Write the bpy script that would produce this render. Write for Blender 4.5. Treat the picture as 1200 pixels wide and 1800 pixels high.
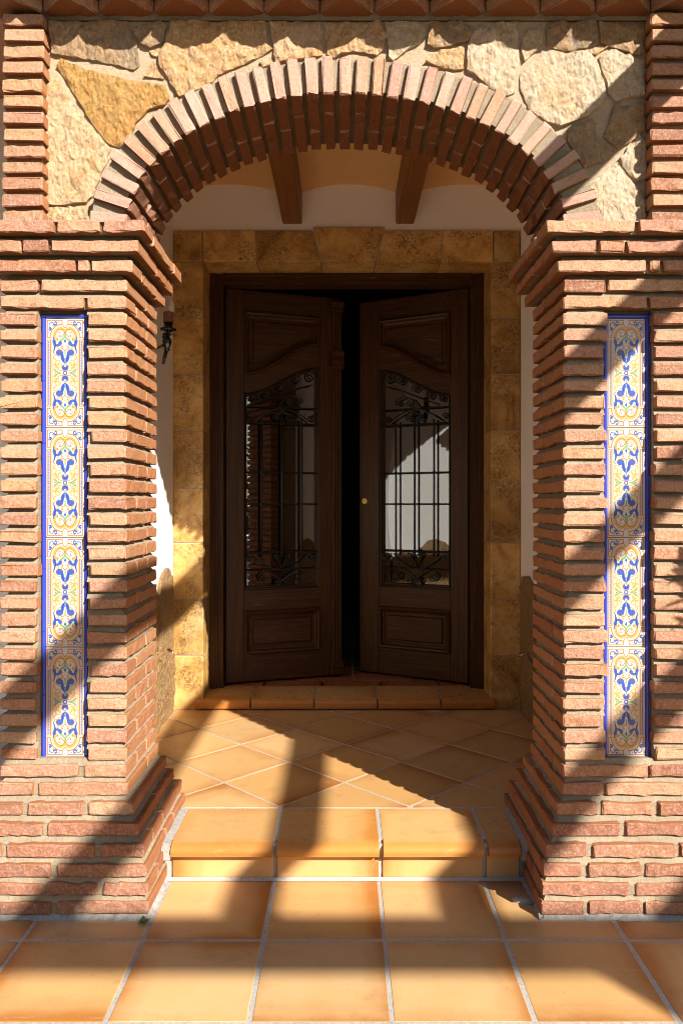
import bpy, bmesh, math, random
import numpy as np
from mathutils import Vector, Matrix, noise
from mathutils.geometry import delaunay_2d_cdt

random.seed(7)
S = bpy.context.scene
for o in list(bpy.data.objects):
    bpy.data.objects.remove(o)
COL = S.collection

# ------------------------------------------------------------------ camera
F, CX, CY, CH = 1330.0, 603.0, 884.0, 1.232     # focal length in photo pixels, principal point, eye height
cam = bpy.data.cameras.new('camera')
cam.lens = F / 1800 * 36
cam.sensor_width = 36
cam.shift_x = -(CX - 600) / 1800
cam.shift_y = -(900 - CY) / 1800
cam.clip_start = 0.05
cam.clip_end = 500
camo = bpy.data.objects.new('camera', cam)
COL.objects.link(camo)
camo.location = (0, 0, CH)
camo.rotation_euler = (math.radians(90), 0, 0)
S.camera = camo

# ------------------------------------------------------------------ light
LDIR = Vector((-1.0, 1.3, -1.0)).normalized()
SUN_EL = math.asin(-LDIR.z)
world = bpy.data.worlds.new('World')
S.world = world
world.use_nodes = True
wn = world.node_tree
sky = wn.nodes.new('ShaderNodeTexSky')
sky.sky_type = 'NISHITA'
sky.sun_disc = False
sky.sun_elevation = SUN_EL
sky.sun_rotation = math.atan2(-LDIR.x, -LDIR.y)
bg = wn.nodes['Background']
bg.inputs['Strength'].default_value = 0.05
wn.links.new(sky.outputs['Color'], bg.inputs['Color'])
sun = bpy.data.lights.new('sun', 'SUN')
sun.energy = 5.0
sun.angle = math.radians(0.53)
sun.color = (1.0, 0.93, 0.82)
suno = bpy.data.objects.new('sun', sun)
COL.objects.link(suno)
suno.location = (6, -8, 7)
suno.rotation_euler = LDIR.to_track_quat('-Z', 'Y').to_euler()
S.view_settings.view_transform = 'Standard'
S.view_settings.look = 'None'
S.view_settings.gamma = 1
S.view_settings.use_curve_mapping = False
S.view_settings.exposure = 1.05
S.render.engine = 'CYCLES'
S.cycles.max_bounces = 10
S.cycles.diffuse_bounces = 9
S.cycles.filter_width = 1.05
S.cycles.glossy_bounces = 4
S.cycles.caustics_reflective = False
S.cycles.caustics_refractive = False
S.cycles.use_denoising = True

# ------------------------------------------------------------------ node helpers
def new_mat(name):
    m = bpy.data.materials.new(name)
    m.use_nodes = True
    return m, m.node_tree, m.node_tree.nodes['Principled BSDF']

class N:
    """tiny wrapper for node graphs"""
    def __init__(s, nt): s.nt = nt
    def n(s, t, **kw):
        x = s.nt.nodes.new(t)
        for k, v in kw.items(): setattr(x, k, v)
        return x
    def l(s, a, b): s.nt.links.new(a, b)
    def coord(s, kind='Object', rnd=True, scale=(1, 1, 1)):
        tc = s.n('ShaderNodeTexCoord')
        mp = s.n('ShaderNodeMapping')
        mp.inputs['Scale'].default_value = scale
        s.l(tc.outputs[kind], mp.inputs['Vector'])
        if not rnd: return mp.outputs[0]
        oi = s.n('ShaderNodeObjectInfo')
        mu = s.n('ShaderNodeMath', operation='MULTIPLY'); mu.inputs[1].default_value = 41.7
        s.l(oi.outputs['Random'], mu.inputs[0])
        ad = s.n('ShaderNodeVectorMath', operation='ADD')
        s.l(mp.outputs[0], ad.inputs[0]); s.l(mu.outputs[0], ad.inputs[1])
        return ad.outputs[0]
    def rnd(s): return s.n('ShaderNodeObjectInfo').outputs['Random']
    def noise(s, v, scale, detail=4, rough=0.55, dist=0.0):
        t = s.n('ShaderNodeTexNoise')
        t.inputs['Scale'].default_value = scale; t.inputs['Detail'].default_value = detail
        t.inputs['Roughness'].default_value = rough; t.inputs['Distortion'].default_value = dist
        s.l(v, t.inputs['Vector'])
        return t.outputs['Fac']
    def voro(s, v, scale, feature='F1', out='Distance'):
        t = s.n('ShaderNodeTexVoronoi', feature=feature)
        t.inputs['Scale'].default_value = scale
        s.l(v, t.inputs['Vector'])
        return t.outputs[out]
    def ramp(s, f, stops, interp='LINEAR'):
        r = s.n('ShaderNodeValToRGB')
        e = r.color_ramp.elements
        r.color_ramp.interpolation = interp
        while len(e) < len(stops): e.new(0.5)
        for i, (p, c) in enumerate(stops):
            e[i].position = p
            e[i].color = (c, c, c, 1) if isinstance(c, (int, float)) else (*c, 1)
        s.l(f, r.inputs[0])
        return r.outputs[0]
    def mix(s, f, a, b, mode='MIX'):
        m = s.n('ShaderNodeMix', data_type='RGBA', blend_type=mode)
        if isinstance(f, (int, float)): m.inputs[0].default_value = f
        else: s.l(f, m.inputs[0])
        for sock, v in ((m.inputs[6], a), (m.inputs[7], b)):
            if isinstance(v, tuple): sock.default_value = (*v, 1)
            else: s.l(v, sock)
        return m.outputs[2]
    def math(s, op, a, b=None, c=None):
        m = s.n('ShaderNodeMath', operation=op)
        for i, v in enumerate((a, b, c)):
            if v is None: continue
            if isinstance(v, (int, float)): m.inputs[i].default_value = v
            else: s.l(v, m.inputs[i])
        return m.outputs[0]
    def bump(s, h, strength, dist, prev=None):
        b = s.n('ShaderNodeBump')
        b.inputs['Strength'].default_value = strength; b.inputs['Distance'].default_value = dist
        s.l(h, b.inputs['Height'])
        if prev is not None: s.l(prev, b.inputs['Normal'])
        return b.outputs[0]

def mat_brick(name, stops, grime=1.0, inner=(0.42, 0.17, 0.062), under=(0.19, 0.066, 0.021)):
    m, nt, p = new_mat(name); g = N(nt)
    v = g.coord()
    base = g.ramp(g.rnd(), stops)
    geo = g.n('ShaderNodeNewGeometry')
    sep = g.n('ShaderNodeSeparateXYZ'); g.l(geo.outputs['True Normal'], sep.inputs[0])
    # front faces painted paler as if sunlit, the others deeper as if shaded
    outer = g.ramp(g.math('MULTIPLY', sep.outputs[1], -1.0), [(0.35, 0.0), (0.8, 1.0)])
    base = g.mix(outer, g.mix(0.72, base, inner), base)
    base = g.mix(g.ramp(g.math('MULTIPLY', sep.outputs[2], -1.0), [(0.25, 0.0), (0.7, 0.9)]), base, under)  # downward faces darkened in the colour, standing in for shade
    n1 = g.noise(v, 16, 4, 0.6)
    n2 = g.noise(v, 105, 6, 0.78)
    n3 = g.noise(v, 290, 3, 0.75)
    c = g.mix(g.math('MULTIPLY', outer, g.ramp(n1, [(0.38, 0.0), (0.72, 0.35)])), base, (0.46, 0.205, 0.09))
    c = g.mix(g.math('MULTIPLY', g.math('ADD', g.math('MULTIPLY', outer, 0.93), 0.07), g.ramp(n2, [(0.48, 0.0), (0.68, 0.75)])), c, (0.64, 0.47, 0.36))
    c = g.mix(g.ramp(n3, [(0.32, 0.85 * grime), (0.45, 0.0)]), c, (0.15, 0.07, 0.04))
    c = g.mix(g.ramp(n2, [(0.30, 0.75 * grime), (0.43, 0.0)]), c, (0.24, 0.10, 0.055))
    pit = g.math('MULTIPLY', g.ramp(g.voro(v, 95), [(0.05, 1.0), (0.17, 0.0)]), g.ramp(g.noise(v, 28, 2), [(0.5, 0.0), (0.62, 0.85)]))
    c = g.mix(pit, c, (0.10, 0.05, 0.03))
    nb = g.noise(v, 30, 3, 0.6)
    c = g.mix(g.ramp(nb, [(0.28, 0.5 * grime), (0.42, 0.0)]), c, (0.26, 0.105, 0.055))
    g.l(c, p.inputs['Base Color'])
    p.inputs['Roughness'].default_value = 0.92
    p.inputs['Specular IOR Level'].default_value = 0.2
    b = g.bump(n2, 0.9, 0.007)
    b = g.bump(n3, 0.6, 0.002, b)
    b = g.bump(g.math('SUBTRACT', 1.0, pit), 0.6, 0.003, b)
    g.l(b, p.inputs['Normal'])
    return m

def mat_mortar(name, c0, c1, c2, big=9.0, bs=1.0):
    m, nt, p = new_mat(name); g = N(nt)
    v = g.coord(rnd=False)
    n1 = g.noise(v, big, 5, 0.6); n2 = g.noise(v, 90, 5, 0.75); n3 = g.noise(v, 330, 2, 0.6)
    c = g.mix(g.ramp(n1, [(0.3, 0.0), (0.7, 1.0)]), c0, c1)
    c = g.mix(g.ramp(n2, [(0.42, 0.0), (0.75, 0.8)]), c, c2)
    c = g.mix(g.ramp(n3, [(0.3, 0.6), (0.42, 0.0)]), c, (0.12, 0.1, 0.08))
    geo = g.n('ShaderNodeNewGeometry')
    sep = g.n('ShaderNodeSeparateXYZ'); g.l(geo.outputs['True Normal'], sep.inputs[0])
    if name != 'ochre_render':      # undersides get their shade mixed into the colour
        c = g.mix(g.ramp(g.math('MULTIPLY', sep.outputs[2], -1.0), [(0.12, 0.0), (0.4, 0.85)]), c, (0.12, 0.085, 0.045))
    g.l(c, p.inputs['Base Color'])
    p.inputs['Roughness'].default_value = 0.95
    p.inputs['Specular IOR Level'].default_value = 0.15
    b = g.bump(n2, 0.8 * bs, 0.007 * bs); b = g.bump(n3, 0.6 * bs, 0.002, b)
    g.l(b, p.inputs['Normal'])
    return m

def mat_stone(name, cols, grey=0.25, accent=(0.70, 0.33, 0.085), light=(0.86, 0.68, 0.47)):
    m, nt, p = new_mat(name); g = N(nt)
    v = g.coord()
    base = g.ramp(g.rnd(), cols)
    n1 = g.noise(v, 7, 5, 0.65, 0.6)
    n2 = g.noise(v, 66, 6, 0.75, 1.0)
    n3 = g.noise(v, 170, 5, 0.78, 0.5)
    c = g.mix(g.ramp(n1, [(0.40, 0.0), (0.66, 0.8)]), base, accent)
    c = g.mix(g.ramp(n2, [(0.44, 0.0), (0.64, 0.75)]), c, light)
    c = g.mix(g.ramp(n3, [(0.30, 0.9), (0.46, 0.0)]), c, (0.36, 0.16, 0.045))
    n4 = g.noise(v, 22, 4, 0.7)
    c = g.mix(g.ramp(n4, [(0.60, 0.0), (0.74, grey * 2.6)]), c, (0.22, 0.215, 0.22))
    n5 = g.noise(v, 60, 2, 0.5)
    c = g.mix(g.ramp(n5, [(0.70, 0.0), (0.76, 0.7)]), c, (0.10, 0.10, 0.12))
    g.l(c, p.inputs['Base Color'])
    p.inputs['Roughness'].default_value = 0.62
    p.inputs['Specular IOR Level'].default_value = 0.45
    vv = g.n('ShaderNodeMapping'); vv.inputs['Scale'].default_value = (1, 1, 0.6); vv.inputs['Rotation'].default_value = (0, 0.5, 0)
    g.l(v, vv.inputs['Vector'])
    b = g.bump(g.noise(vv.outputs[0], 60, 6, 0.75, 0.8), 1.0, 0.022)
    b = g.bump(g.voro(vv.outputs[0], 95, 'SMOOTH_F1'), 0.9, 0.014, b)
    b = g.bump(n3, 0.8, 0.006, b)
    g.l(b, p.inputs['Normal'])
    return m

def mat_travertine(name):
    m, nt, p = new_mat(name); g = N(nt)
    v = g.coord()
    n1 = g.noise(v, 5, 6, 0.62, 0.9); n2 = g.noise(v, 26, 6, 0.72, 0.6); n3 = g.noise(v, 110, 4, 0.7)
    c = g.ramp(n1, [(0.30, (0.30, 0.14, 0.032)), (0.44, (0.56, 0.31, 0.08)), (0.57, (0.70, 0.43, 0.15)), (0.74, (0.74, 0.52, 0.25))])
    rgn = g.ramp(g.noise(v, 6.5, 4, 0.6, 0.5), [(0.42, 0.0), (0.60, 1.0)])
    speck = g.ramp(g.noise(v, 75, 6, 0.8, 0.6), [(0.44, 1.0), (0.54, 0.0)])
    c = g.mix(g.math('MULTIPLY', g.math('MULTIPLY', rgn, speck), 0.85), c, (0.13, 0.07, 0.03))
    c = g.mix(g.ramp(n3, [(0.56, 0.0), (0.70, 0.5)]), c, (0.64, 0.48, 0.26))
    c = g.mix(g.ramp(n2, [(0.30, 0.6), (0.45, 0.0)]), c, (0.20, 0.11, 0.045))
    rd = g.n('ShaderNodeMapRange'); rd.inputs[3].default_value = 0.72; rd.inputs[4].default_value = 1.1
    g.l(g.rnd(), rd.inputs[0])
    c = g.mix(1.0, c, rd.outputs[0], 'MULTIPLY')
    g.l(c, p.inputs['Base Color'])
    p.inputs['Roughness'].default_value = 0.5
    b = g.bump(n2, 0.4, 0.003); b = g.bump(n3, 0.3, 0.001, b)
    g.l(b, p.inputs['Normal'])
    return m

def mat_floor(name, mid, pale, burnt, rough=0.42, lip=False):
    """glazed clay tile, flamed darker along some of its edges; uv = -.5..5 over the uncut tile"""
    m, nt, p = new_mat(name); g = N(nt)
    uv = g.n('ShaderNodeUVMap').outputs[0]
    sx = g.n('ShaderNodeSeparateXYZ'); g.l(uv, sx.inputs[0])
    v = g.coord()
    big = g.noise(v, 6, 3, 0.5); med = g.noise(v, 40, 4, 0.6); fine = g.noise(v, 420, 3, 0.7)
    r = g.rnd()
    r2 = g.math('FRACT', g.math('MULTIPLY', r, 17.31))
    r3 = g.math('FRACT', g.math('MULTIPLY', r, 53.17))
    du = g.math('ABSOLUTE', g.math('ADD', sx.outputs[0], g.math('MULTIPLY', g.math('SUBTRACT', r2, 0.5), 0.34)))
    dv = g.math('ABSOLUTE', g.math('ADD', sx.outputs[1], g.math('MULTIPLY', g.math('SUBTRACT', r3, 0.5), 0.34)))
    e = g.math('MAXIMUM', du, dv)
    e = g.math('ADD', e, g.math('MULTIPLY', g.math('SUBTRACT', big, 0.5), 0.24))
    fl = g.ramp(e, [(0.32, 0.0), (0.46, 0.26), (0.64, 0.95)], 'EASE')
    tone = g.ramp(r, [(0.0, pale), (0.5, mid), (1.0, pale)])
    c = g.mix(g.ramp(big, [(0.35, 0.0), (0.7, 0.5)]), tone, mid)
    c = g.mix(fl, c, burnt)
    if lip:         # the glaze runs darker over the rounded edge
        c = g.mix(g.ramp(g.math('ADD', g.math('MULTIPLY', sx.outputs[1], -1.0), g.math('MULTIPLY', big, 0.06)), [(0.36, 0.0), (0.50, 0.85)]), c, burnt)
    c = g.mix(g.ramp(fine, [(0.3, 0.45), (0.45, 0.0)]), c, burnt)
    c = g.mix(g.ramp(med, [(0.66, 0.0), (0.8, 0.2)]), c, (0.66, 0.5, 0.3))
    c = g.mix(1.0, c, g.ramp(g.math('FRACT', g.math('MULTIPLY', r, 91.7)), [(0.0, 0.84), (1.0, 1.04)]), 'MULTIPLY')
    scuff = g.noise(g.coord(scale=(9, 46, 9)), 1.6, 4, 0.7, 0.4)
    c = g.mix(g.ramp(scuff, [(0.58, 0.0), (0.74, 0.34)]), c, (0.58, 0.46, 0.32))
    grime = g.noise(g.coord('Object', True), 11, 5, 0.7)
    c = g.mix(g.ramp(grime, [(0.55, 0.0), (0.75, 0.30)]), c, (0.24, 0.12, 0.05))
    spot = g.ramp(g.voro(v, 34), [(0.0, 0.8), (0.028, 0.0)])
    c = g.mix(spot, c, (0.13, 0.06, 0.02))
    g.l(c, p.inputs['Base Color'])
    rr = g.ramp(med, [(0.3, rough - 0.07), (0.75, rough + 0.14)])
    g.l(rr, p.inputs['Roughness'])
    p.inputs['Specular IOR Level'].default_value = 0.4
    b = g.bump(big, 0.12, 0.006); b = g.bump(fine, 0.12, 0.0006, b)
    g.l(b, p.inputs['Normal'])
    return m

def mat_wood(name, axis, c0, c1, wear=0.25, rough=0.42):
    """axis 0/2: grain runs along x / z of the object"""
    m, nt, p = new_mat(name); g = N(nt)
    sc = [95, 95, 95]; sc[axis] = 2.6
    v = g.coord(scale=tuple(sc))
    n1 = g.noise(v, 1.0, 5, 0.65, 0.25); n2 = g.noise(v, 3.2, 3, 0.7)
    c = g.ramp(n1, [(0.28, c0), (0.72, c1)])
    c = g.mix(g.ramp(n2, [(0.30, 0.6), (0.46, 0.0)]), c, tuple(x * 0.45 for x in c0))
    sw = [22, 22, 160]; 
    if axis == 0: sw = [7, 60, 190]
    else: sw = [190, 60, 7]
    w = g.noise(g.coord(scale=tuple(sw)), 1.0, 2, 0.6)
    c = g.mix(g.ramp(w, [(0.66, 0.0), (0.76, wear)]), c, (0.30, 0.18, 0.085))
    g.l(c, p.inputs['Base Color'])
    g.l(g.ramp(n2, [(0.3, rough - 0.05), (0.7, rough + 0.15)]), p.inputs['Roughness'])
    p.inputs['Specular IOR Level'].default_value = 0.32
    g.l(g.bump(n2, 0.25, 0.0015), p.inputs['Normal'])
    return m

def mat_plain(name, col, rough=0.5, metal=0.0, spec=0.5, nscale=0, nstr=0.2, ndist=0.002, var=0.0):
    m, nt, p = new_mat(name); g = N(nt)
    p.inputs['Base Color'].default_value = (*col, 1)
    p.inputs['Roughness'].default_value = rough
    p.inputs['Metallic'].default_value = metal
    p.inputs['Specular IOR Level'].default_value = spec
    if nscale:
        v = g.coord()
        n = g.noise(v, nscale, 4, 0.6)
        g.l(g.bump(n, nstr, ndist), p.inputs['Normal'])
        if var:
            c = g.mix(g.ramp(n, [(0.3, 0.0), (0.7, var)]), col, tuple(x * 0.6 for x in col))
            g.l(c, p.inputs['Base Color'])
    return m

BRICKS = [(0.0, (0.47, 0.225, 0.14)), (0.16, (0.55, 0.33, 0.20)), (0.32, (0.42, 0.19, 0.11)), (0.48, (0.59, 0.39, 0.24)),
          (0.62, (0.46, 0.225, 0.16)), (0.76, (0.56, 0.34, 0.17)), (0.88, (0.51, 0.275, 0.185)), (1.0, (0.30, 0.125, 0.08))]
M = {}
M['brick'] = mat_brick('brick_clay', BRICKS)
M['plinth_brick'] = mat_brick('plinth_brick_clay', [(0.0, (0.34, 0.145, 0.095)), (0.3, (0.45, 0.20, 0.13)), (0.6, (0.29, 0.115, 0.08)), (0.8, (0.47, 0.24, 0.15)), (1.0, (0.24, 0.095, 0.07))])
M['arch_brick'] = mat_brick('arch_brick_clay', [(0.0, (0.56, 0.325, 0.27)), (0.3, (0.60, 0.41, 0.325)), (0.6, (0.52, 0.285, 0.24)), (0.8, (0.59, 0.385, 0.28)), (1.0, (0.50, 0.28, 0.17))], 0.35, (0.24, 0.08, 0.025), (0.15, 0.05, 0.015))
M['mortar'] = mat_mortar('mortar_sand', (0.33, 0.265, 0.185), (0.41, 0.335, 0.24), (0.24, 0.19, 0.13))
M['wall_mortar'] = mat_mortar('stone_mortar', (0.47, 0.365, 0.25), (0.53, 0.42, 0.295), (0.37, 0.275, 0.175))
M['cement'] = mat_mortar('cement_grey', (0.36, 0.345, 0.33), (0.46, 0.445, 0.42), (0.27, 0.26, 0.25))
M['grout'] = mat_mortar('grout_pale', (0.43, 0.40, 0.37), (0.52, 0.49, 0.455), (0.27, 0.255, 0.235), 3, 0.35)
M['stone'] = mat_stone('quartzite', [(0.0, (0.72, 0.45, 0.21)), (0.3, (0.70, 0.40, 0.15)), (0.5, (0.76, 0.53, 0.30)), (0.75, (0.70, 0.42, 0.18)), (1.0, (0.78, 0.55, 0.33))])
M['pale_stone'] = mat_stone('quartzite_pale', [(0.0, (0.70, 0.54, 0.36)), (0.5, (0.76, 0.61, 0.44)), (1.0, (0.70, 0.55, 0.38))], 0.12, (0.68, 0.42, 0.18), (0.86, 0.75, 0.59))
M['ochre_stone'] = mat_stone('quartzite_ochre', [(0.0, (0.55, 0.27, 0.07)), (0.5, (0.58, 0.33, 0.09)), (1.0, (0.56, 0.31, 0.08))], 0.05, (0.62, 0.27, 0.055), (0.78, 0.50, 0.21))
M['brown_stone'] = mat_stone('quartzite_brown', [(0.0, (0.40, 0.27, 0.16)), (0.5, (0.48, 0.33, 0.18)), (1.0, (0.37, 0.26, 0.17))], 0.30, (0.58, 0.31, 0.10), (0.64, 0.51, 0.37))
M['dado_stone'] = mat_stone('dado_quartzite', [(0.0, (0.30, 0.18, 0.075)), (0.5, (0.42, 0.26, 0.11)), (1.0, (0.26, 0.14, 0.055))], 0.1, (0.42, 0.22, 0.07), (0.55, 0.40, 0.22))
M['travertine'] = mat_travertine('golden_travertine')
M['terrace_tile'] = mat_floor('terrace_clay_tile', (0.62, 0.355, 0.135), (0.67, 0.445, 0.225), (0.42, 0.16, 0.032), 0.34)
M['nosing_tile'] = mat_floor('nosing_clay_tile', (0.64, 0.355, 0.125), (0.69, 0.44, 0.205), (0.50, 0.20, 0.042), 0.30, True)
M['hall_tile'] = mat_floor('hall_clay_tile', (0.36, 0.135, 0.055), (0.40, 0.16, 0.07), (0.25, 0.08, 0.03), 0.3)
M['white'] = mat_plain('white_render', (0.88, 0.86, 0.83), 0.85, spec=0.2, nscale=26, nstr=0.5, ndist=0.006)
M['ceiling'] = mat_mortar('ochre_render', (0.74, 0.45, 0.20), (0.78, 0.50, 0.235), (0.66, 0.38, 0.15), 4, 0.5)
M['wood_z'] = mat_wood('walnut_upright', 2, (0.026, 0.0088, 0.0024), (0.100, 0.039, 0.0105), 0.35, 0.40)
M['wood_x'] = mat_wood('walnut_level', 0, (0.026, 0.0088, 0.0024), (0.100, 0.039, 0.0105), 0.7, 0.40)
M['beam_wood'] = mat_wood('pine_beam', 0, (0.16, 0.055, 0.014), (0.27, 0.11, 0.03), 0.0)
M['pergola_wood'] = mat_wood('pergola_timber', 0, (0.16, 0.08, 0.035), (0.26, 0.14, 0.06), 0.1)
M['iron'] = mat_plain('black_iron', (0.012, 0.012, 0.013), 0.38, 0.0, 0.5, 90, 0.2, 0.001)
M['lamp_iron'] = mat_plain('lamp_black_iron', (0.010, 0.010, 0.012), 0.22, 0.0, 0.6)
M['brass'] = mat_plain('brass', (0.55, 0.36, 0.10), 0.3, 1.0)
M['blue'] = mat_plain('cobalt_glaze', (0.035, 0.055, 0.50), 0.16, 0.0, 0.6, 40, 0.08, 0.002)
M['candle'] = mat_plain('candle_sleeve', (0.30, 0.12, 0.05), 0.5, nscale=160, nstr=0.6, var=1.0)
M['bulb'] = mat_plain('frosted_bulb', (0.72, 0.66, 0.58), 0.25, 0.0, 0.6)
M['roof'] = mat_plain('roof_clay', (0.42, 0.19, 0.09), 0.85, nscale=40, nstr=0.4, ndist=0.004, var=0.8)
M['leaf'] = mat_plain('leaf_green', (0.06, 0.11, 0.03), 0.45, nscale=30, nstr=0.2, var=0.8)
M['stem'] = mat_plain('stem_brown', (0.14, 0.09, 0.05), 0.8)
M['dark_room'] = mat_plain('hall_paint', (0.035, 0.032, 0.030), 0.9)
M['ground'] = mat_mortar('dry_garden_soil', (0.06, 0.075, 0.03), (0.08, 0.085, 0.035), (0.11, 0.095, 0.05), 0.6)

def mat_glass():
    m, nt, p = new_mat('door_glass'); g = N(nt)
    nt.nodes.remove(p)
    out = nt.nodes['Material Output']
    t = g.n('ShaderNodeBsdfTransparent'); t.inputs[0].default_value = (0.55, 0.56, 0.56, 1)
    gl = g.n('ShaderNodeBsdfGlossy'); gl.inputs['Roughness'].default_value = 0.004
    gl.inputs['Color'].default_value = (0.95, 0.98, 1.0, 1)
    fr = g.n('ShaderNodeFresnel'); fr.inputs['IOR'].default_value = 2.4
    mx = g.n('ShaderNodeMixShader')
    g.l(fr.outputs[0], mx.inputs[0]); g.l(t.outputs[0], mx.inputs[1]); g.l(gl.outputs[0], mx.inputs[2])
    g.l(mx.outputs[0], out.inputs['Surface'])
    return m
M['glass'] = mat_glass()

# ------------------------------------------------------------------ painted ceramic tile (drawn by code, no file)
def paint_tile():
    W, H = 200, 560
    HX, HY = 258.0, 722.0
    ys, xs = np.mgrid[0:H, 0:W]
    X = (xs + 0.5) / W * 2 * HX - HX
    Y = (ys + 0.5) / H * 2 * HY - HY          # y grows downward in the drawing, row 0 = top
    img = np.ones((H, W, 3)) * np.array([0.90, 0.875, 0.83])
    rng = np.random.default_rng(3)
    # warm bloom towards the oval's border
    oval = np.maximum(np.abs(X) / 190.0, 0)
    bloom = np.clip((oval - 0.55) * 1.2, 0, 1) * (np.abs(X) < 190) * (np.abs(Y) < 560)
    img += (np.array([0.90, 0.74, 0.60]) - img) * (bloom * 0.75)[..., None]
    BL, BD = np.array([0.29, 0.40, 0.74]), np.array([0.12, 0.20, 0.58])
    OR, YE = np.array([0.80, 0.46, 0.24]), np.array([0.88, 0.66, 0.33])
    GR, BR = np.array([0.50, 0.66, 0.40]), np.array([0.72, 0.36, 0.22])
    def put(mask, col, a=1.0):
        k = np.clip(mask, 0, 1)[..., None] * a
        img[:] = img * (1 - k) + col * k
    def stroke(pts, w0, w1, col, a=1.0, mirx=True, miry=True, n=10):
        P = [np.array(q, float) for q in pts]
        if len(P) > 2:                                   # Catmull-Rom
            Q = []
            E = [2 * P[0] - P[1]] + P + [2 * P[-1] - P[-2]]
            for i in range(1, len(E) - 2):
                for t in np.linspace(0, 1, n, endpoint=False):
                    a0, a1, a2, a3 = E[i - 1], E[i], E[i + 1], E[i + 2]
                    Q.append(0.5 * (2 * a1 + (a2 - a0) * t + (2 * a0 - 5 * a1 + 4 * a2 - a3) * t * t + (3 * a1 - a0 - 3 * a2 + a3) * t ** 3))
            Q.append(P[-1]); P = Q
        d = np.full((H, W), 1e9)
        for fx in ((1, -1) if mirx else (1,)):
            for fy in ((1, -1) if miry else (1,)):
                for i in range(len(P) - 1):
                    ax, ay = P[i][0] * fx, P[i][1] * fy; bx, by = P[i + 1][0] * fx, P[i + 1][1] * fy
                    wl = 1.08 * (w0 + (w1 - w0) * (i + 0.5) / max(1, len(P) - 1)) / 2
                    m = wl + 6
                    x0, x1 = min(ax, bx) - m, max(ax, bx) + m; y0, y1 = min(ay, by) - m, max(ay, by) + m
                    i0 = max(0, int((x0 + HX) / (2 * HX) * W)); i1 = min(W, int((x1 + HX) / (2 * HX) * W) + 2)
                    j0 = max(0, int((y0 + HY) / (2 * HY) * H)); j1 = min(H, int((y1 + HY) / (2 * HY) * H) + 2)
                    if i1 <= i0 or j1 <= j0: continue
                    px, py = X[j0:j1, i0:i1] - ax, Y[j0:j1, i0:i1] - ay
                    dx, dy = bx - ax, by - ay
                    t = np.clip((px * dx + py * dy) / (dx * dx + dy * dy + 1e-9), 0, 1)
                    dd = np.hypot(px - t * dx, py - t * dy) - wl
                    d[j0:j1, i0:i1] = np.minimum(d[j0:j1, i0:i1], dd)
        put((1.6 - d) / 3.2, col, a)
    def dot(x, y, r, col, a=1.0, **k): stroke([(x, y), (x + 0.1, y)], 2 * r, 2 * r, col, a, **k)
    # border lines
    stroke([(-240, -700), (-40, -700)], 11, 11, OR); stroke([(-40, -700), (-40, -650)], 11, 11, OR)
    stroke([(-40, -650), (-110, -632), (-165, -585), (-196, -520), (-204, -470)], 15, 12, OR, 0.9)
    stroke([(-240, -700), (-240, -475)], 10, 10, OR); stroke([(-240, -470), (-200, -470)], 12, 12, OR, 0.9)
    stroke([(-240, -440), (-198, -440)], 10, 10, OR, 0.9)
    stroke([(-240, -440), (-240, 0)], 8, 8, OR, 0.9); stroke([(-197, -440), (-197, 0)], 13, 13, OR, 0.9)
    stroke([(-40, -618), (-100, -602), (-148, -560), (-172, -505), (-178, -430), (-178, 0)], 9, 9, OR, 0.35)
    for k in range(13):                                   # beaded side strips
        y = -420 + 35 * k
        stroke([(-219, y), (-219, y + 20)], 15, 15, BL, 0.85)
        dot(-219, y + 27, 6, YE, 0.9)
    # corners
    stroke([(-128, -672), (-120, -655), (-140, -640), (-160, -655)], 34, 16, BL); dot(-128, -660, 9, np.array([0.9, 0.92, 0.97]))
    stroke([(-165, -672), (-195, -668), (-214, -650), (-216, -622)], 11, 11, BL)
    stroke([(-208, -600), (-190, -590), (-205, -568), (-222, -575)], 26, 12, BL)
    stroke([(-170, -640), (-150, -615)], 18, 8, GR, 0.8); dot(-90, -674, 6, BL); dot(-222, -540, 6, BL)
    # crest scrolls
    stroke([(-8, -560), (-60, -592), (-118, -560), (-146, -500), (-128, -448), (-100, -452)], 40, 20, YE, 0.95)
    stroke([(-20, -572), (-70, -580), (-115, -545), (-136, -492)], 9, 7, OR, 0.8)
    stroke([(0, -550), (-30, -500), (-62, -478), (-82, -492), (-66, -508)], 8, 10, BR)
    stroke([(0, -530), (-14, -470), (-60, -430)], 12, 30, GR, 0.85); dot(0, -425, 15, BL); stroke([(0, -448), (0, -400)], 18, 6, BL)
    # side fleurs
    stroke([(-158, -480), (-152, -400), (-118, -368), (-80, -378), (-66, -400)], 12, 46, BL)
    stroke([(-148, -420), (-140, -350), (-160, -262)], 44, 6, BL); stroke([(-150, -440), (-130, -370), (-150, -290)], 10, 6, BD, 0.6)
    # tulip
    stroke([(-84, -252), (-104, -270), (-84, -292), (-52, -276), (-40, -226), (-28, -176), (0, -150)], 44, 40, BL)
    dot(-88, -262, 22, BL); dot(0, -168, 30, BL); stroke([(0, -200), (0, -150)], 6, 14, np.array([0.62, 0.74, 0.95]))
    stroke([(-44, -250), (-34, -200), (-20, -160)], 9, 9, BD, 0.55)
    stroke([(0, -292), (-22, -318), (-48, -324), (-56, -302), (-40, -296)], 7, 10, BR)
    stroke([(0, -300), (0, -240)], 8, 26, GR, 0.8); dot(0, -368, 8, YE)
    # middle beads
    dot(0, -76, 40, BL); stroke([(-14, -112), (0, -86), (18, -108)], 8, 8, np.array([0.85, 0.9, 0.97])); stroke([(-24, -62), (0, -50), (22, -62)], 8, 8, BD, 0.6)
    dot(0, 0, 27, BL); dot(0, 0, 13, np.array([0.9, 0.93, 0.98])); dot(0, -122, 11, YE)
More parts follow.
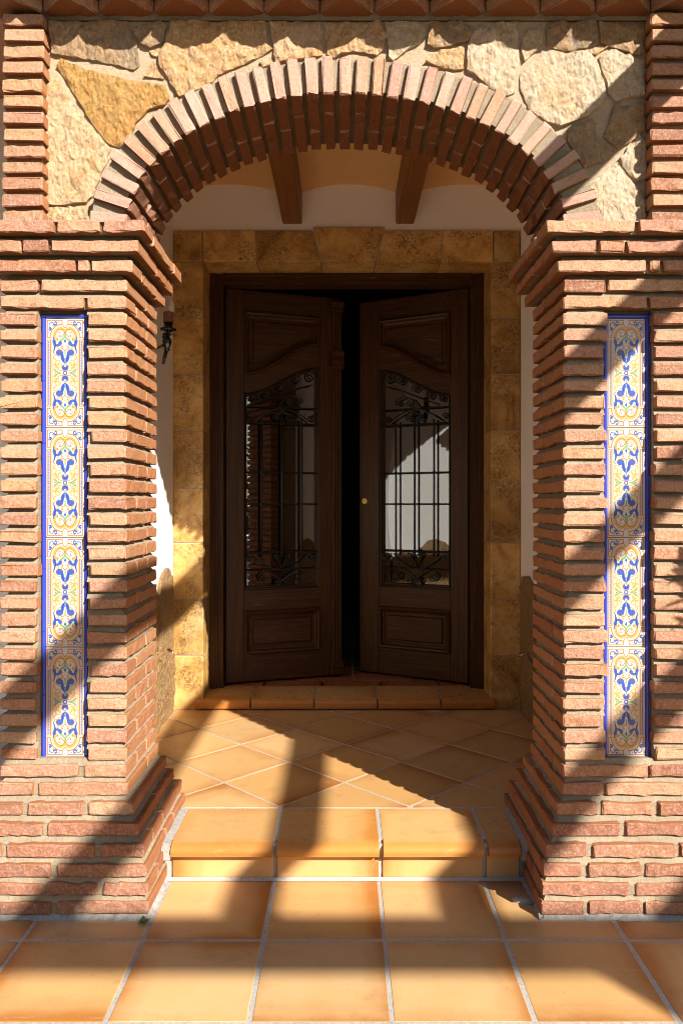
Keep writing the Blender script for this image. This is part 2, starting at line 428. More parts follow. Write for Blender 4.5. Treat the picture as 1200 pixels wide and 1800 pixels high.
    stroke([(0, -34), (-60, -32), (-104, -56), (-122, -96), (-100, -118), (-82, -100)], 8, 15, YE)
    stroke([(0, -34), (-60, -32), (-104, -56)], 5, 5, OR, 0.7)
    stroke([(-146, -206), (-122, -170), (-126, -110), (-84, -66)], 10, 20, YE, 0.9); stroke([(-120, -160), (-84, -168), (-66, -140), (-88, -126)], 10, 16, YE, 0.9)
    stroke([(-44, 0), (-96, -12), (-140, -34)], 8, 26, GR, 0.85); stroke([(-50, 0), (-130, 0)], 8, 10, GR, 0.7); dot(-134, 0, 8, BL)
    stroke([(-30, -640), (-14, -610), (0, -600)], 10, 14, OR, 0.8); stroke([(-100, -520), (-84, -540), (-60, -536)], 8, 8, BR, 0.8)
    stroke([(-20, -22), (-40, -60), (-36, -100), (-14, -118)], 7, 7, BR, 0.55); stroke([(-70, -330), (-50, -345), (-24, -338)], 6, 6, OR, 0.8)
    stroke([(-150, -230), (-160, -200), (-146, -180)], 8, 10, OR, 0.7); stroke([(-110, -20), (-130, -50), (-156, -44)], 8, 8, OR, 0.6)
    stroke([(-112, -420), (-96, -440), (-110, -462)], 10, 14, OR, 0.7); dot(-30, -355, 6, BR); dot(-110, -290, 6, BR)
    stroke([(-118, -330), (-96, -345), (-84, -325), (-100, -312)], 9, 14, YE, 0.9)
    stroke([(-58, -200), (-92, -214), (-116, -236), (-150, -226)], 9, 7, OR, 0.75)
    stroke([(-150, -60), (-128, -84), (-140, -120), (-158, -104)], 12, 18, YE, 0.85)
    stroke([(-66, -120), (-48, -100), (-54, -74)], 10, 14, YE, 0.8)
    stroke([(-26, -390), (-52, -376), (-40, -350)], 9, 12, OR, 0.7)
    stroke([(-168, -180), (-168, 0)], 12, 12, OR, 0.22)
    dot(-140, -250, 7, YE); dot(-146, 258, 6, OR)
    wob = rng.normal(0, 0.012, (H, W, 1)); img += wob
    img = np.clip(img, 0, 1)
    img *= 0.86
    im = bpy.data.images.new('painted_ceramic', W, H)
    px = np.ones((H, W, 4), np.float32); px[..., :3] = img[::-1]
    im.pixels.foreach_set(px.ravel()); im.update(); im.pack()
    return im
TILE_IMG = paint_tile()
m, nt, p = new_mat('painted_ceramic'); g = N(nt)
ti = g.n('ShaderNodeTexImage'); ti.image = TILE_IMG; ti.extension = 'EXTEND'
g.l(g.n('ShaderNodeUVMap').outputs[0], ti.inputs[0])
g.l(ti.outputs[0], p.inputs['Base Color']); p.inputs['Roughness'].default_value = 0.18
g.l(g.bump(g.noise(g.coord(), 30, 3), 0.06, 0.003), p.inputs['Normal'])
M['painted'] = m

# ------------------------------------------------------------------ mesh helpers
WPOS = {}
def wpos(o): return WPOS.get(o.name, Vector((0, 0, 0))) if o else Vector((0, 0, 0))

def link(name, me, parent=None, loc=(0, 0, 0), rot=None, local=False):
    """loc is in world space unless local; parents are unrotated empties unless local"""
    o = bpy.data.objects.new(name, me); COL.objects.link(o)
    L = Vector(loc)
    WPOS[o.name] = L.copy()
    if parent is not None:
        o.parent = parent
        o.location = L if local else L - wpos(parent)
    else:
        o.location = L
    if rot is not None: o.rotation_euler = rot
    return o

def thing(name, label, cat, loc=(0, 0, 0), group=None, kind=None):
    o = link(name, None, None, loc)
    o.empty_display_size = 0.1
    o['label'] = label; o['category'] = cat
    if group: o['group'] = group
    if kind: o['kind'] = kind
    return o

class MB:
    def __init__(s): s.v, s.f, s.uv = [], [], []
    def add(s, vs, fs):
        b = len(s.v); s.v += [tuple(q) for q in vs]; s.f += [tuple(i + b for i in f) for f in fs]
    def box(s, x0, x1, y0, y1, z0, z1):
        s.add([(x0, y0, z0), (x1, y0, z0), (x1, y1, z0), (x0, y1, z0), (x0, y0, z1), (x1, y0, z1), (x1, y1, z1), (x0, y1, z1)],
              [(0, 3, 2, 1), (4, 5, 6, 7), (0, 1, 5, 4), (1, 2, 6, 5), (2, 3, 7, 6), (3, 0, 4, 7)])
    def frustum(s, a, c):
        (x0, x1, y0, y1, z0), (u0, u1, v0, v1, z1) = a, c
        s.add([(x0, y0, z0), (x1, y0, z0), (x1, y1, z0), (x0, y1, z0), (u0, v0, z1), (u1, v0, z1), (u1, v1, z1), (u0, v1, z1)],
              [(0, 3, 2, 1), (4, 5, 6, 7), (0, 1, 5, 4), (1, 2, 6, 5), (2, 3, 7, 6), (3, 0, 4, 7)])
    def prism_xz(s, poly, y0, y1, inset=0.0):
        """polygon in xz (counter-clockwise seen from -y), front face at y0; inset chamfers the front edge"""
        n = len(poly)
        if inset:
            pi = inset_poly(poly, inset)
            vs = [(x, y0, z) for x, z in pi] + [(x, y0 + inset, z) for x, z in poly] + [(x, y1, z) for x, z in poly]
            fs = [tuple(range(n)), tuple(range(3 * n - 1, 2 * n - 1, -1))]
            for r in range(2):
                fs += [(r * n + i, (r + 1) * n + i, (r + 1) * n + (i + 1) % n, r * n + (i + 1) % n) for i in range(n)]
        else:
            vs = [(x, y0, z) for x, z in poly] + [(x, y1, z) for x, z in poly]
            fs = [tuple(range(n)), tuple(range(2 * n - 1, n - 1, -1))]
            fs += [(i, n + i, n + (i + 1) % n, (i + 1) % n) for i in range(n)]
        s.add(vs, fs)
    def tube(s, pts, r, n=6, r1=None, cap=True):
        P = [Vector(q) for q in pts]; rings = []
        up = None
        for i, q in enumerate(P):
            t = (P[min(i + 1, len(P) - 1)] - P[max(i - 1, 0)]).normalized()
            if up is None: up = t.orthogonal().normalized()
            up = (up - t * up.dot(t)).normalized() if (up - t * up.dot(t)).length > 1e-6 else t.orthogonal().normalized()
            b = t.cross(up)
            rr = r if r1 is None else r + (r1 - r) * i / (len(P) - 1)
            rings.append([q + (up * math.cos(a) + b * math.sin(a)) * rr for a in [2 * math.pi * k / n for k in range(n)]])
        vs = [v for R in rings for v in R]; fs = []
        for i in range(len(P) - 1):
            for k in range(n):
                fs.append((i * n + k, i * n + (k + 1) % n, (i + 1) * n + (k + 1) % n, (i + 1) * n + k))
        if cap: fs += [tuple(range(n - 1, -1, -1)), tuple(range((len(P) - 1) * n, len(P) * n))]
        s.add(vs, fs)
    def lathe(s, prof, c=(0, 0, 0), n=20):
        vs = []; fs = []; m = len(prof)
        for k in range(n):
            a = 2 * math.pi * k / n
            vs += [(c[0] + r * math.cos(a), c[1] + r * math.sin(a), c[2] + z) for r, z in prof]
        for k in range(n):
            for i in range(m - 1):
                fs.append((k * m + i, ((k + 1) % n) * m + i, ((k + 1) % n) * m + i + 1, k * m + i + 1))
        s.add(vs, fs)
    def build(s, name, mat, parent=None, loc=(0, 0, 0), rot=None, smooth=False, local=False, uvf=None, kind=None):
        me = bpy.data.meshes.new(name)
        me.from_pydata(s.v, [], s.f)
        if mat: me.materials.append(mat)
        if smooth: me.polygons.foreach_set('use_smooth', [True] * len(me.polygons))
        if uvf:
            ul = me.uv_layers.new(name='UVMap')
            for lp in me.loops: ul.data[lp.index].uv = uvf(me.vertices[lp.vertex_index].co)
        me.update()
        bm = bmesh.new(); bm.from_mesh(me); bmesh.ops.recalc_face_normals(bm, faces=bm.faces); bm.to_mesh(me); bm.free()
        o = link(name, me, parent, loc, rot, local)
        if kind: o['kind'] = kind
        return o

def inset_poly(poly, d):
    n = len(poly); out = []
    for i in range(n):
        p0, p1, p2 = Vector(poly[i - 1]), Vector(poly[i]), Vector(poly[(i + 1) % n])
        e1 = (p1 - p0).normalized(); e2 = (p2 - p1).normalized()
        n1 = Vector((-e1.y, e1.x)); n2 = Vector((-e2.y, e2.x))
        b = n1 + n2
        if b.length < 1e-6: b = n1
        b.normalize()
        k = d / max(0.35, b.dot(n1))
        out.append(tuple(p1 + b * k))
    return out

def ccw(poly):
    a = sum(poly[i][0] * poly[(i + 1) % len(poly)][1] - poly[(i + 1) % len(poly)][0] * poly[i][1] for i in range(len(poly)))
    return poly if a > 0 else poly[::-1]

def PX(px, D): return (px - CX) * D / F
def PZ(py, D): return CH + (CY - py) * D / F

# one weathered brick of size lx, ly, lz centred on its origin; few variants are shared between bricks
_bc = {}
def brick_mesh(lx, ly, lz, mat, rough=1.0):
    key = (round(lx / 0.004), round(ly / 0.004), round(lz / 0.003), random.randrange(7), mat.name)
    if key in _bc: return _bc[key]
    rr = random.Random(hash(key[:4]) & 0xffff)
    dims = [lx, ly, lz]; ax = 0 if lx >= ly else 1
    if lz > max(lx, ly): ax = 2
    oth = [i for i in range(3) if i != ax]
    L, A, B = dims[ax], dims[oth[0]], dims[oth[1]]
    c = min(0.0032, A / 5, B / 5)
    nseg = max(3, min(8, int(L / 0.024)))
    ts = [-L / 2, -L / 2 + c] + [-L / 2 + c + (L - 2 * c) * (k + rr.uniform(-0.3, 0.3)) / nseg for k in range(1, nseg)] + [L / 2 - c, L / 2]
    vs = []
    for i, t in enumerate(ts):
        end = i in (0, len(ts) - 1)
        a, b = (A / 2 - c, B / 2 - c) if end else (A / 2, B / 2)
        cc = c * (0.6 if end else 1)
        sec = [(a, b - cc), (a - cc, b), (-a + cc, b), (-a, b - cc), (-a, -b + cc), (-a + cc, -b), (a - cc, -b), (a, -b + cc)]
        for (u, w) in sec:
            q = [0, 0, 0]
            q[ax] = t + rr.uniform(-0.002, 0.002) * rough
            q[oth[0]] = u + rr.uniform(-0.0019, 0.0019) * rough
            q[oth[1]] = w + rr.uniform(-0.0024, 0.0024) * rough
            if rr.random() < 0.07:
                q[oth[1]] *= 0.84
            vs.append(q)
    fs = []
    for i in range(len(ts) - 1):
        for k in range(8):
            fs.append((i * 8 + k, i * 8 + (k + 1) % 8, (i + 1) * 8 + (k + 1) % 8, (i + 1) * 8 + k))
    fs += [tuple(range(7, -1, -1)), tuple(range((len(ts) - 1) * 8, len(ts) * 8))]
    me = bpy.data.meshes.new('brick'); me.from_pydata(vs, [], fs); me.materials.append(mat)
    bm = bmesh.new(); bm.from_mesh(me); bmesh.ops.recalc_face_normals(bm, faces=bm.faces); bm.to_mesh(me); bm.free()
    _bc[key] = me
    return me

def brick(parent, x0, x1, y0, y1, z0, z1, mat=None, tilt=0.006, name='brick'):
    me = brick_mesh(x1 - x0, y1 - y0, z1 - z0, mat or M['brick'])
    return link(name, me, parent, ((x0 + x1) / 2, (y0 + y1) / 2, (z0 + z1) / 2),
                (random.uniform(-tilt, tilt) * 2, random.uniform(-tilt, tilt), random.uniform(-tilt, tilt)))

# ================================================================== GROUND, TERRACE, STEPS
def sheet(name, x0, x1, y0, y1, z, mat, kind='structure'):
    b = MB(); b.add([(x0, y0, z), (x1, y0, z), (x1, y1, z), (x0, y1, z)], [(0, 1, 2, 3)])
    o = b.build(name, mat); o['kind'] = kind
    return o
gr = sheet('ground', -150, 150, -150, 150, -0.06, M['ground']); gr['label'] = 'dry garden ground around the terrace'

TC = [-0.904 - 0.3406 * k for k in range(6, 0, -1)] + [-0.904, -0.566, -0.223, 0.117, 0.4545, 0.798] + [0.798 + 0.3406 * k for k in range(1, 6)]
TR = [2.472, 2.132, 1.791, 1.450, 1.109, 0.768, 0.427]
terr = thing('terrace', 'terrace of large square honey coloured clay tiles in front of the step', 'terrace', (0, 1.4, 0), kind='structure')
b = MB(); b.box(-4.2, 5.0, -2.4, 4.1, -0.05, -0.0014)
b.build('grout_bed', M['grout'], terr)
def tile_box(x0, x1, y0, y1, zt, th, c=0.0022):
    b = MB()
    vs = []
    for (i, z) in ((0, zt - th), (0, zt - c), (c, zt)):
        vs += [(x0 + i, y0 + i, z), (x1 - i, y0 + i, z), (x1 - i, y1 - i, z), (x0 + i, y1 - i, z)]
    fs = [(8, 9, 10, 11)]
    for r in (0, 4):
        fs += [(r + k, r + (k + 1) % 4, r + 4 + (k + 1) % 4, r + 4 + k) for k in range(4)]
    b.add(vs, fs)
    return b
_tc = {}
def floor_tile(parent, name, x0, x1, y0, y1, z, mat, th=0.012):
    key = (round(x1 - x0, 4), round(y1 - y0, 4), mat.name)
    loc = ((x0 + x1) / 2, (y0 + y1) / 2, z)
    if key not in _tc:
        w, h = x1 - x0, y1 - y0
        o = tile_box(-w / 2, w / 2, -h / 2, h / 2, 0, th).build(name, mat, parent, loc, uvf=lambda c: (c.x / w, c.y / h))
        _tc[key] = o.data
    else:
        o = link(name, _tc[key], parent, loc)
    o.rotation_euler = (random.uniform(-1, 1) * 0.0012, random.uniform(-1, 1) * 0.0012, 0)
    return o
G = 0.0056
for j in range(len(TR) - 1):
    for i in range(len(TC) - 1):
        w = 0.3406
        xc = (TC[i] + TC[i + 1]) / 2; yc = (TR[j] + TR[j + 1]) / 2
        floor_tile(terr, 'floor_tile', xc - w / 2 + G, xc + w / 2 - G, yc - 0.3405 / 2 + G, yc + 0.3405 / 2 - G, random.uniform(-0.0006, 0.0006), M['terrace_tile'])

# landing (one step up)
ZL = 0.13
WXL, WXR = -0.908, 0.948          # inner faces of the porch side walls
land = thing('landing', 'porch landing with diagonal clay tiles behind a rounded step edge', 'landing', (0, 2.5, 0), kind='structure')
b = MB(); b.box(WXL - 0.05, WXR + 0.05, 2.482, 4.3, -0.003, ZL - 0.0012)
b.box(WXL - 0.05, WXR + 0.05, 2.457, 2.482, 0.092, ZL - 0.0075)
b.build('grout_bed', M['grout'], land)
def bullnose(parent, x0, x1, yf, yb, zt, mat, full, th=0.042, r=0.026):
    """step edge tile with a rounded lip; yf front, yb back"""
    prof = [(yb, zt - 0.012), (yb, zt - 0.002), (yb - 0.002, zt)]
    rx = r * 1.7
    prof += [(yf + rx, zt)]
    for k in range(1, 11):
        a = math.pi / 2 * k / 10
        prof.append((yf + rx - rx * math.sin(a), zt - r + r * math.cos(a)))
    prof += [(yf, zt - th + 0.012), (yf + 0.0035, zt - th + 0.008), (yf + 0.0035, zt - th + 0.003), (yf + 0.008, zt - th), (yf + 0.035, zt - th), (yf + 0.035, zt - 0.012)]
    b = MB(); n = len(prof)
    xs = [x0, x0 + 0.002, x1 - 0.002, x1]
    for i, x in enumerate(xs):
        b.v += [(x, y, z) for y, z in prof]
    for i in range(3):
        b.f += [(i * n + k, i * n + (k + 1) % n, (i + 1) * n + (k + 1) % n, (i + 1) * n + k) for k in range(n)]
    b.f += [tuple(range(n)), tuple(range(4 * n - 1, 3 * n - 1, -1))]
    xm, ym = (x0 + x1) / 2, (yf + yb) / 2
    o = b.build('nosing_tile', mat, parent, (xm, ym, zt), uvf=None)
    me = o.data
    for v in me.vertices: v.co -= Vector((xm, ym, zt))
    ul = me.uv_layers.new(name='UVMap')
    for lp in me.loops:
        c = me.vertices[lp.vertex_index].co
        vv = (c.y) / (yb - yf)
        if c.z < -0.002: vv -= 0.03
        ul.data[lp.index].uv = ((c.x + (xm - full[0] - full[1] / 2)) / full[1], vv)
    for pl in me.polygons:
        pl.use_smooth = abs(pl.normal.x) < 0.5 and 0.08 < abs(pl.normal.z) < 0.9995
    return o
for (x0, x1) in ((-0.563, -0.2217), (-0.2217, 0.123), (0.123, 0.462), (0.462, 0.580)):
    bullnose(land, x0 + 0.007, x1 - 0.007, 2.435, 2.7265, ZL, M['nosing_tile'], (x0, 0.342))
    w = x1 - x0
    bb = MB(); bb.box(-w / 2 + 0.007, w / 2 - 0.007, 0, 0.008, 0, 0.078)
    bb.build('riser_tile', M['terrace_tile'], land, ((x0 + x1) / 2, 2.4745, 0.009), uvf=lambda c: (c.x / 0.34, c.z / 0.34 - 0.05))
# mortar fillet at the foot of the riser
b = MB(); b.add([(-0.60, 2.462, 0.001), (0.585, 2.462, 0.001), (0.585, 2.476, 0.001), (-0.60, 2.476, 0.001), (-0.60, 2.473, 0.009), (0.585, 2.473, 0.009)],
                [(0, 1, 5, 4), (0, 3, 2, 1)])
b.build('grout_fillet', M['grout'], land)

def clip_poly(poly, x0, x1, y0, y1):
    def cl(P, f, inter):
        out = []
        for i in range(len(P)):
            a, c = P[i - 1], P[i]
            if f(c):
                if not f(a): out.append(inter(a, c))
                out.append(c)
            elif f(a): out.append(inter(a, c))
        return out
    def ix(v): return lambda a, c: (v, a[1] + (c[1] - a[1]) * (v - a[0]) / (c[0] - a[0]))
    def iy(v): return lambda a, c: (a[0] + (c[0] - a[0]) * (v - a[1]) / (c[1] - a[1]), v)
    for f, it in ((lambda q: q[0] >= x0, ix(x0)), (lambda q: q[0] <= x1, ix(x1)), (lambda q: q[1] >= y0, iy(y0)), (lambda q: q[1] <= y1, iy(y1))):
        if len(poly) < 3: return []
        poly = cl(poly, f, it)
    return poly
DG = 0.4723
for r in range(-1, 8):
    for c in range(-4, 5):
        cx_ = 0.006 + DG * c + (DG / 2 if r % 2 else 0)
        cy_ = 2.745 + DG / 2 * r
        hd = DG / 2 - 0.0052
        poly = clip_poly([(cx_, cy_ - hd), (cx_ + hd, cy_), (cx_, cy_ + hd), (cx_ - hd, cy_)], WXL + 0.004, WXR - 0.004, 2.737, 4.032)
        if len(poly) < 3: continue
        area = abs(sum(poly[i][0] * poly[(i + 1) % len(poly)][1] - poly[(i + 1) % len(poly)][0] * poly[i][1] for i in range(len(poly)))) / 2
        if area < 0.0006: continue
        n = len(poly)
        b = MB(); pin = inset_poly(ccw(poly), 0.002); po = ccw(poly)
        b.add([(x - cx_, y - cy_, -0.01) for x, y in po] + [(x - cx_, y - cy_, -0.002) for x, y in po] + [(x - cx_, y - cy_, 0) for x, y in pin],
              [tuple(range(2 * n, 3 * n))] + [(k + q, (k + 1) % n + q, (k + 1) % n + n + q, k + n + q) for q in (0, n) for k in range(n)])
        s2 = DG / math.sqrt(2) * 1.0
        b.build('floor_tile', M['terrace_tile'], land, (cx_, cy_, ZL + random.uniform(-0.0004, 0.0004)),
                uvf=lambda q: ((q.x + q.y) / math.sqrt(2) / s2, (q.y - q.x) / math.sqrt(2) / s2))

# door threshold step and hall floor
ZT = 0.19
thr = thing('threshold', 'low clay tiled threshold step under the double door', 'threshold', (0, 4.1, ZL), kind='structure')
b = MB(); b.box(-0.775, 0.795, 4.05, 4.42, ZL - 0.01, ZT - 0.004); b.build('grout_bed', M['grout'], thr)
xs = [-0.785, -0.491, -0.1545, 0.182, 0.518, 0.805]
for i in range(5):
    bullnose(thr, xs[i] + (0.005 if i else 0), xs[i + 1] - (0.005 if i < 4 else 0), 4.012, 4.305, ZT, M['nosing_tile'], (xs[i] if i else -0.827, 0.336), th=0.052, r=0.024)
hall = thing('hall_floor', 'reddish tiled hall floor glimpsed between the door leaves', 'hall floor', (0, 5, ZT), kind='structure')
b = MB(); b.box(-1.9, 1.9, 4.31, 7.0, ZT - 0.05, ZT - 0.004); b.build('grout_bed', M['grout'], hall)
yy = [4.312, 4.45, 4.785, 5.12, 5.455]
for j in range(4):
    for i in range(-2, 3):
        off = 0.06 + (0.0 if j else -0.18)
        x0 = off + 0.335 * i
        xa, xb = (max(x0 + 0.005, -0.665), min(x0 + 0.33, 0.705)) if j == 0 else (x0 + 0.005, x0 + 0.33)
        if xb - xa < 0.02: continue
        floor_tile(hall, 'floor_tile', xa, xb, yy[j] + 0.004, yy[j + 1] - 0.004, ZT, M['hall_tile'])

# ================================================================== PILLARS
YF, YB = 2.33, 2.715
ROWS = []           # (z bottom, projection, plinth?)
for k, o_ in enumerate([0.093, 0.090, 0.085, 0.074, 0.051, 0.028, 0.006, 0.0]):
    ROWS.append((0.0147 + 0.0533 * k, o_, True))
for j in range(1, 29): ROWS.append((0.388 + 0.0516 * j, 0.0, False))
ROWS += [(1.8845, 0.0, False), (1.9375, 0.024, False), (1.989, 0.048, False), (2.0405, 0.072, False)]
BH = 0.0362
def pillar(side, label):
    s = -1 if side == 'l' else 1
    xi, xo = (-0.667, -1.056) if s < 0 else (0.678, 1.072)
    root = thing('brick_pillar', label, 'pillar', ((xi + xo) / 2, (YF + YB) / 2, 0), 'brick pillars of the porch')
    sx0, sx1 = (-0.9405, -0.7950) if s < 0 else (0.8105, 0.9555)       # recess of the tile strip
    core = MB()
    joints = {0: [(-60, 90), (101, 259)], 1: [(-60, 73), (80, 170), (182, 256)], 2: [(-60, 89), (101, 255)], 3: [(-60, 2), (12, 166), (178, 250)],
              4: [(-60, 74), (84, 238)], 5: [(-60, 39), (49, 146), (156, 226.6)], 6: [(-60, 59), (68, 219)], 7: [(-60, 137), (148, 222)],
              35: [(-60, 147), (153, 222)], 36: [(-60, 66), (73, 222)], 37: [(-60, 132), (137, 157), (161, 231)], 38: [(-60, 37), (41, 84), (91, 240)], 39: [(-60, 95), (101, 174), (182, 253)]} if s < 0 else \
             {0: [(952, 1026), (1035, 1127), (1135, 1300)], 1: [(952, 1106), (1118, 1300)], 2: [(957, 1022), (1034, 1127), (1135, 1300)], 3: [(962, 1031), (1043, 1188), (1196, 1300)],
              4: [(974, 1089), (1100, 1300)], 5: [(982, 1050), (1059, 1150), (1158, 1300)], 6: [(989, 1058), (1065, 1204), (1210, 1300)], 7: [(990, 1138), (1142, 1300)],
              35: [(990, 1137), (1142, 1300)], 36: [(990, 1064), (1069, 1300)], 37: [(982, 1135), (1143, 1160), (1167, 1300)], 38: [(973, 1047), (1054, 1098), (1103, 1300)], 39: [(962, 1115), (1123, 1300)]}
    for k, (z, o_, pl) in enumerate(ROWS):
        zn = ROWS[k + 1][0] if k + 1 < len(ROWS) else 2.082
        ii, oo = xi - s * o_, xo + s * o_
        yf, yb = YF - o_, YB + o_
        ins = 0.019 if not pl else 0.009
        strip = 8 <= k <= 34
        a0, a1 = sorted((ii + s * ins, oo - s * ins))
        zc0 = 0.0 if k == 0 else z
        zb2 = z + BH - 0.004
        nproj = ROWS[k + 1][1] if k + 1 < len(ROWS) else o_
        def rect(d, oi):
            e0, e1 = sorted((xi - s * oi + s * d, xo + s * oi - s * d))
            return e0, e1, YF - oi + d, YB + oi - d
        lo_in = 0.0065 if not pl else 0.005          # the joint stands out over the lower brick ...
        hi_in = 0.0215 if not pl else 0.015          # ... and is raked back under the upper one
        om = o_ if nproj >= o_ else o_ * 0.5 + nproj * 0.5
        A_ = rect(ins, o_); B_ = rect(lo_in, om); C_ = rect(hi_in, min(o_, nproj))
        if strip:
            for (q0, q1) in ((None, sx0 - 0.004), (sx1 + 0.004, None)):
                def cut(R): return (R[0] if q0 is None else q0, R[1] if q1 is None else q1, R[2], R[3])
                core.box(*cut(A_), zc0, zb2)
                core.frustum((*cut(B_), zb2), (*cut(C_), zn + 0.001))
            core.box(sx0 - 0.004, sx1 + 0.004, yf + 0.045, yb - ins, zc0, zn)
        else:
            core.box(*A_, zc0, zb2)
            core.frustum((*B_, zb2), (*C_, zn + (0.001 if k + 1 < len(ROWS) else 0)))
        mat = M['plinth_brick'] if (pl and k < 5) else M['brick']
        zt = z + BH + (0.001 if pl else 0)
        jz = lambda: random.uniform(-0.0012, 0.0012)
        jd = lambda: random.uniform(-0.005, 0.004)
        long_corner = (k % 2 == 0)
        cd = 0.235 if long_corner else 0.117         # depth of the corner brick along the inner face
        split = yf + cd + random.uniform(-0.008, 0.008)
        gap = 0.011
        if strip:
            c = (-0.786 if s < 0 else sx0)
            w_in = sorted((ii, c - s * 0.002 + s * random.uniform(-0.010, 0.006)))
            e = jd()
            brick(root, w_in[0], w_in[1], yf + e, split, z + jz(), zt + jz(), mat)
            c2 = (sx0 if s < 0 else sx1)
            w_o = sorted((oo, c2 + s * 0.002 - s * random.uniform(-0.006, 0.004)))
            e = jd()
            cd2 = 0.117 if long_corner else 0.235
            brick(root, w_o[0], w_o[1], yf + e, yf + cd2, z + jz(), zt + jz(), mat)
            w_i2 = sorted((ii + s * 0.001, ii + s * 0.118))
            w_o2 = sorted((oo, oo - s * 0.118))
            y2 = yf + cd2 + gap
        else:
            fr = joints[k]
            for q, (p0, p1) in enumerate(fr):
                x0, x1 = PX(p0, yf), PX(p1, yf)
                if s < 0: x0 = max(x0, oo)
                else: x1 = min(x1, oo)
                inner = (q == len(fr) - 1) if s < 0 else (q == 0)
                outer = (q == 0) if s < 0 else (q == len(fr) - 1)
                if inner:
                    if s < 0: x1 = ii
                    else: x0 = ii
                if outer:
                    if s < 0: x0 = oo
                    else: x1 = oo
                if x1 - x0 < 0.012: continue
                dep = split - yf if inner else 0.115
                brick(root, x0, x1, yf + jd() * (0.6 if not inner else 0.2), yf + dep, z + jz(), zt + jz(), mat)
            w_i2 = sorted((ii + s * 0.001, ii + s * 0.118)); w_o2 = sorted((oo, oo - s * 0.118)); y2 = yf + 0.117 + gap
        # rest of the inner face, then of the outer face
        ya = split + gap
        if yb - ya > 0.20 and random.random() < 0.55:
            m_ = ya + random.choice((0.115, yb - ya - 0.115 - gap))
            brick(root, w_i2[0], w_i2[1], ya, m_, z + jz(), zt + jz(), mat)
            brick(root, w_i2[0], w_i2[1], m_ + gap, yb, z + jz(), zt + jz(), mat)
        else:
            brick(root, w_i2[0], w_i2[1], ya, yb, z + jz(), zt + jz(), mat)
        if k < 36: brick(root, w_o2[0], w_o2[1], y2, yb, z + jz(), zt + jz(), mat)
        else: brick(root, w_o2[0], w_o2[1], y2, yb, z, zt, mat)
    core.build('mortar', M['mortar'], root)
    # cement skirt at the foot
    b = MB()
    a0, a1 = sorted((xi - s * 0.100, xo + s * 0.1)); y0, y1 = YF - 0.100, YB
    i0, i1 = sorted((xi - s * 0.088, xo + s * 0.088))
    nn = 26
    rr = random.Random(5)
    for k in range(nn):          # front skirt
        xA = a0 + (a1 - a0) * k / nn; xB = a0 + (a1 - a0) * (k + 1) / nn
    pts_o = [(a0 + (a1 - a0) * k / nn, y0 + rr.uniform(-0.006, 0.004)) for k in range(nn + 1)]
    vs = [(x, y, 0.0005) for x, y in pts_o] + [(x, YF - 0.086, 0.012 + rr.uniform(-0.003, 0.004)) for x, y in pts_o]
    b.add(vs, [(k, k + 1, nn + 2 + k, nn + 1 + k) for k in range(nn)])
    xe, xe2 = (a1, i1) if s < 0 else (a0, i0)
    n2 = 12
    pts = [(xe + rr.uniform(-0.006, 0.006), y0 + (2.47 - y0) * k / n2) for k in range(n2 + 1)]
    vs = [(x, y, 0.0005) for x, y in pts] + [(xi - s * 0.086, y, 0.014 + rr.uniform(-0.004, 0.004)) for x, y in pts]
    b.add(vs, [(k, k + 1, n2 + 2 + k, n2 + 1 + k) for k in range(n2)])
    # fillet between the step edge and the plinth
    xw = -0.558 if s < 0 else 0.575
    xp = xi - s * 0.080
    vs = [(xw, 2.437, ZL - 0.05), (xw, 2.735, ZL - 0.05), (xp, 2.735, ZL - 0.05), (xp, 2.437, ZL - 0.05),
          (xw, 2.445, ZL - 0.003), (xw, 2.735, ZL - 0.003), (xp, 2.735, ZL + 0.006), (xp, 2.445, ZL + 0.006)]
    b.add(vs, [(4, 5, 6, 7), (0, 1, 5, 4), (1, 2, 6, 5), (2, 3, 7, 6), (3, 0, 4, 7)])
    b.build('cement_skirt', M['cement'], root)
    # painted tile strip
    panel_z0, panel_z1 = 0.4265, 1.8215
    yp = YF + 0.036
    bk = MB(); bk.box(sx0 - 0.003, sx1 + 0.003, yp + 0.004, yp + 0.014, panel_z0 - 0.002, panel_z1 + 0.002)
    panel = bk.build('tile_panel', M['grout'], root)
    WPOS[panel.name] = Vector((0, 0, 0))
    tw = 0.0125
    tx0, tx1 = sx0 + tw + 0.0008, sx1 - tw - 0.0008
    ph = (panel_z1 - panel_z0 - 2 * tw) / 4
    wt, ht = tx1 - tx0, ph - 0.003
    for k in range(4):
        zc = panel_z0 + tw + ph * (k + 0.5)
        b = MB(); c = 0.0015
        x_, z_ = wt / 2, ht / 2
        b.prism_xz([(-x_, -z_), (x_, -z_), (x_, z_), (-x_, z_)], 0, 0.007, 0.0012)
        b.build('painted_tile', M['painted'], panel, ((tx0 + tx1) / 2, yp - 0.0015 + random.uniform(-0.0004, 0.0004), zc),
                uvf=lambda q: (q.x / wt + 0.5, q.z / ht + 0.5))
    def trim(x0, x1, z0, z1, vert):
        prof = [(-tw / 2, 0.006), (-tw / 2, 0.0005), (-tw / 3, -0.004), (0, -0.0058), (tw / 3, -0.004), (tw / 2, 0.0005), (tw / 2, 0.006)]
        L = (z1 - z0) if vert else (x1 - x0)
        b = MB(); n = len(prof)
        for t in (-L / 2, L / 2):
            b.v += [((u, y, t) if vert else (t, y, u)) for u, y in prof]
        b.f += [(k, k + 1, n + k + 1, n + k) for k in range(n - 1)] + [tuple(range(n)), tuple(range(2 * n - 1, n - 1, -1))]
        b.build('blue_trim', M['blue'], panel, ((x0 + x1) / 2, yp - 0.001, (z0 + z1) / 2), smooth=False)
    segs = 7
    zz = [panel_z0 + tw + (panel_z1 - panel_z0 - 2 * tw) * k / segs for k in range(segs + 1)]
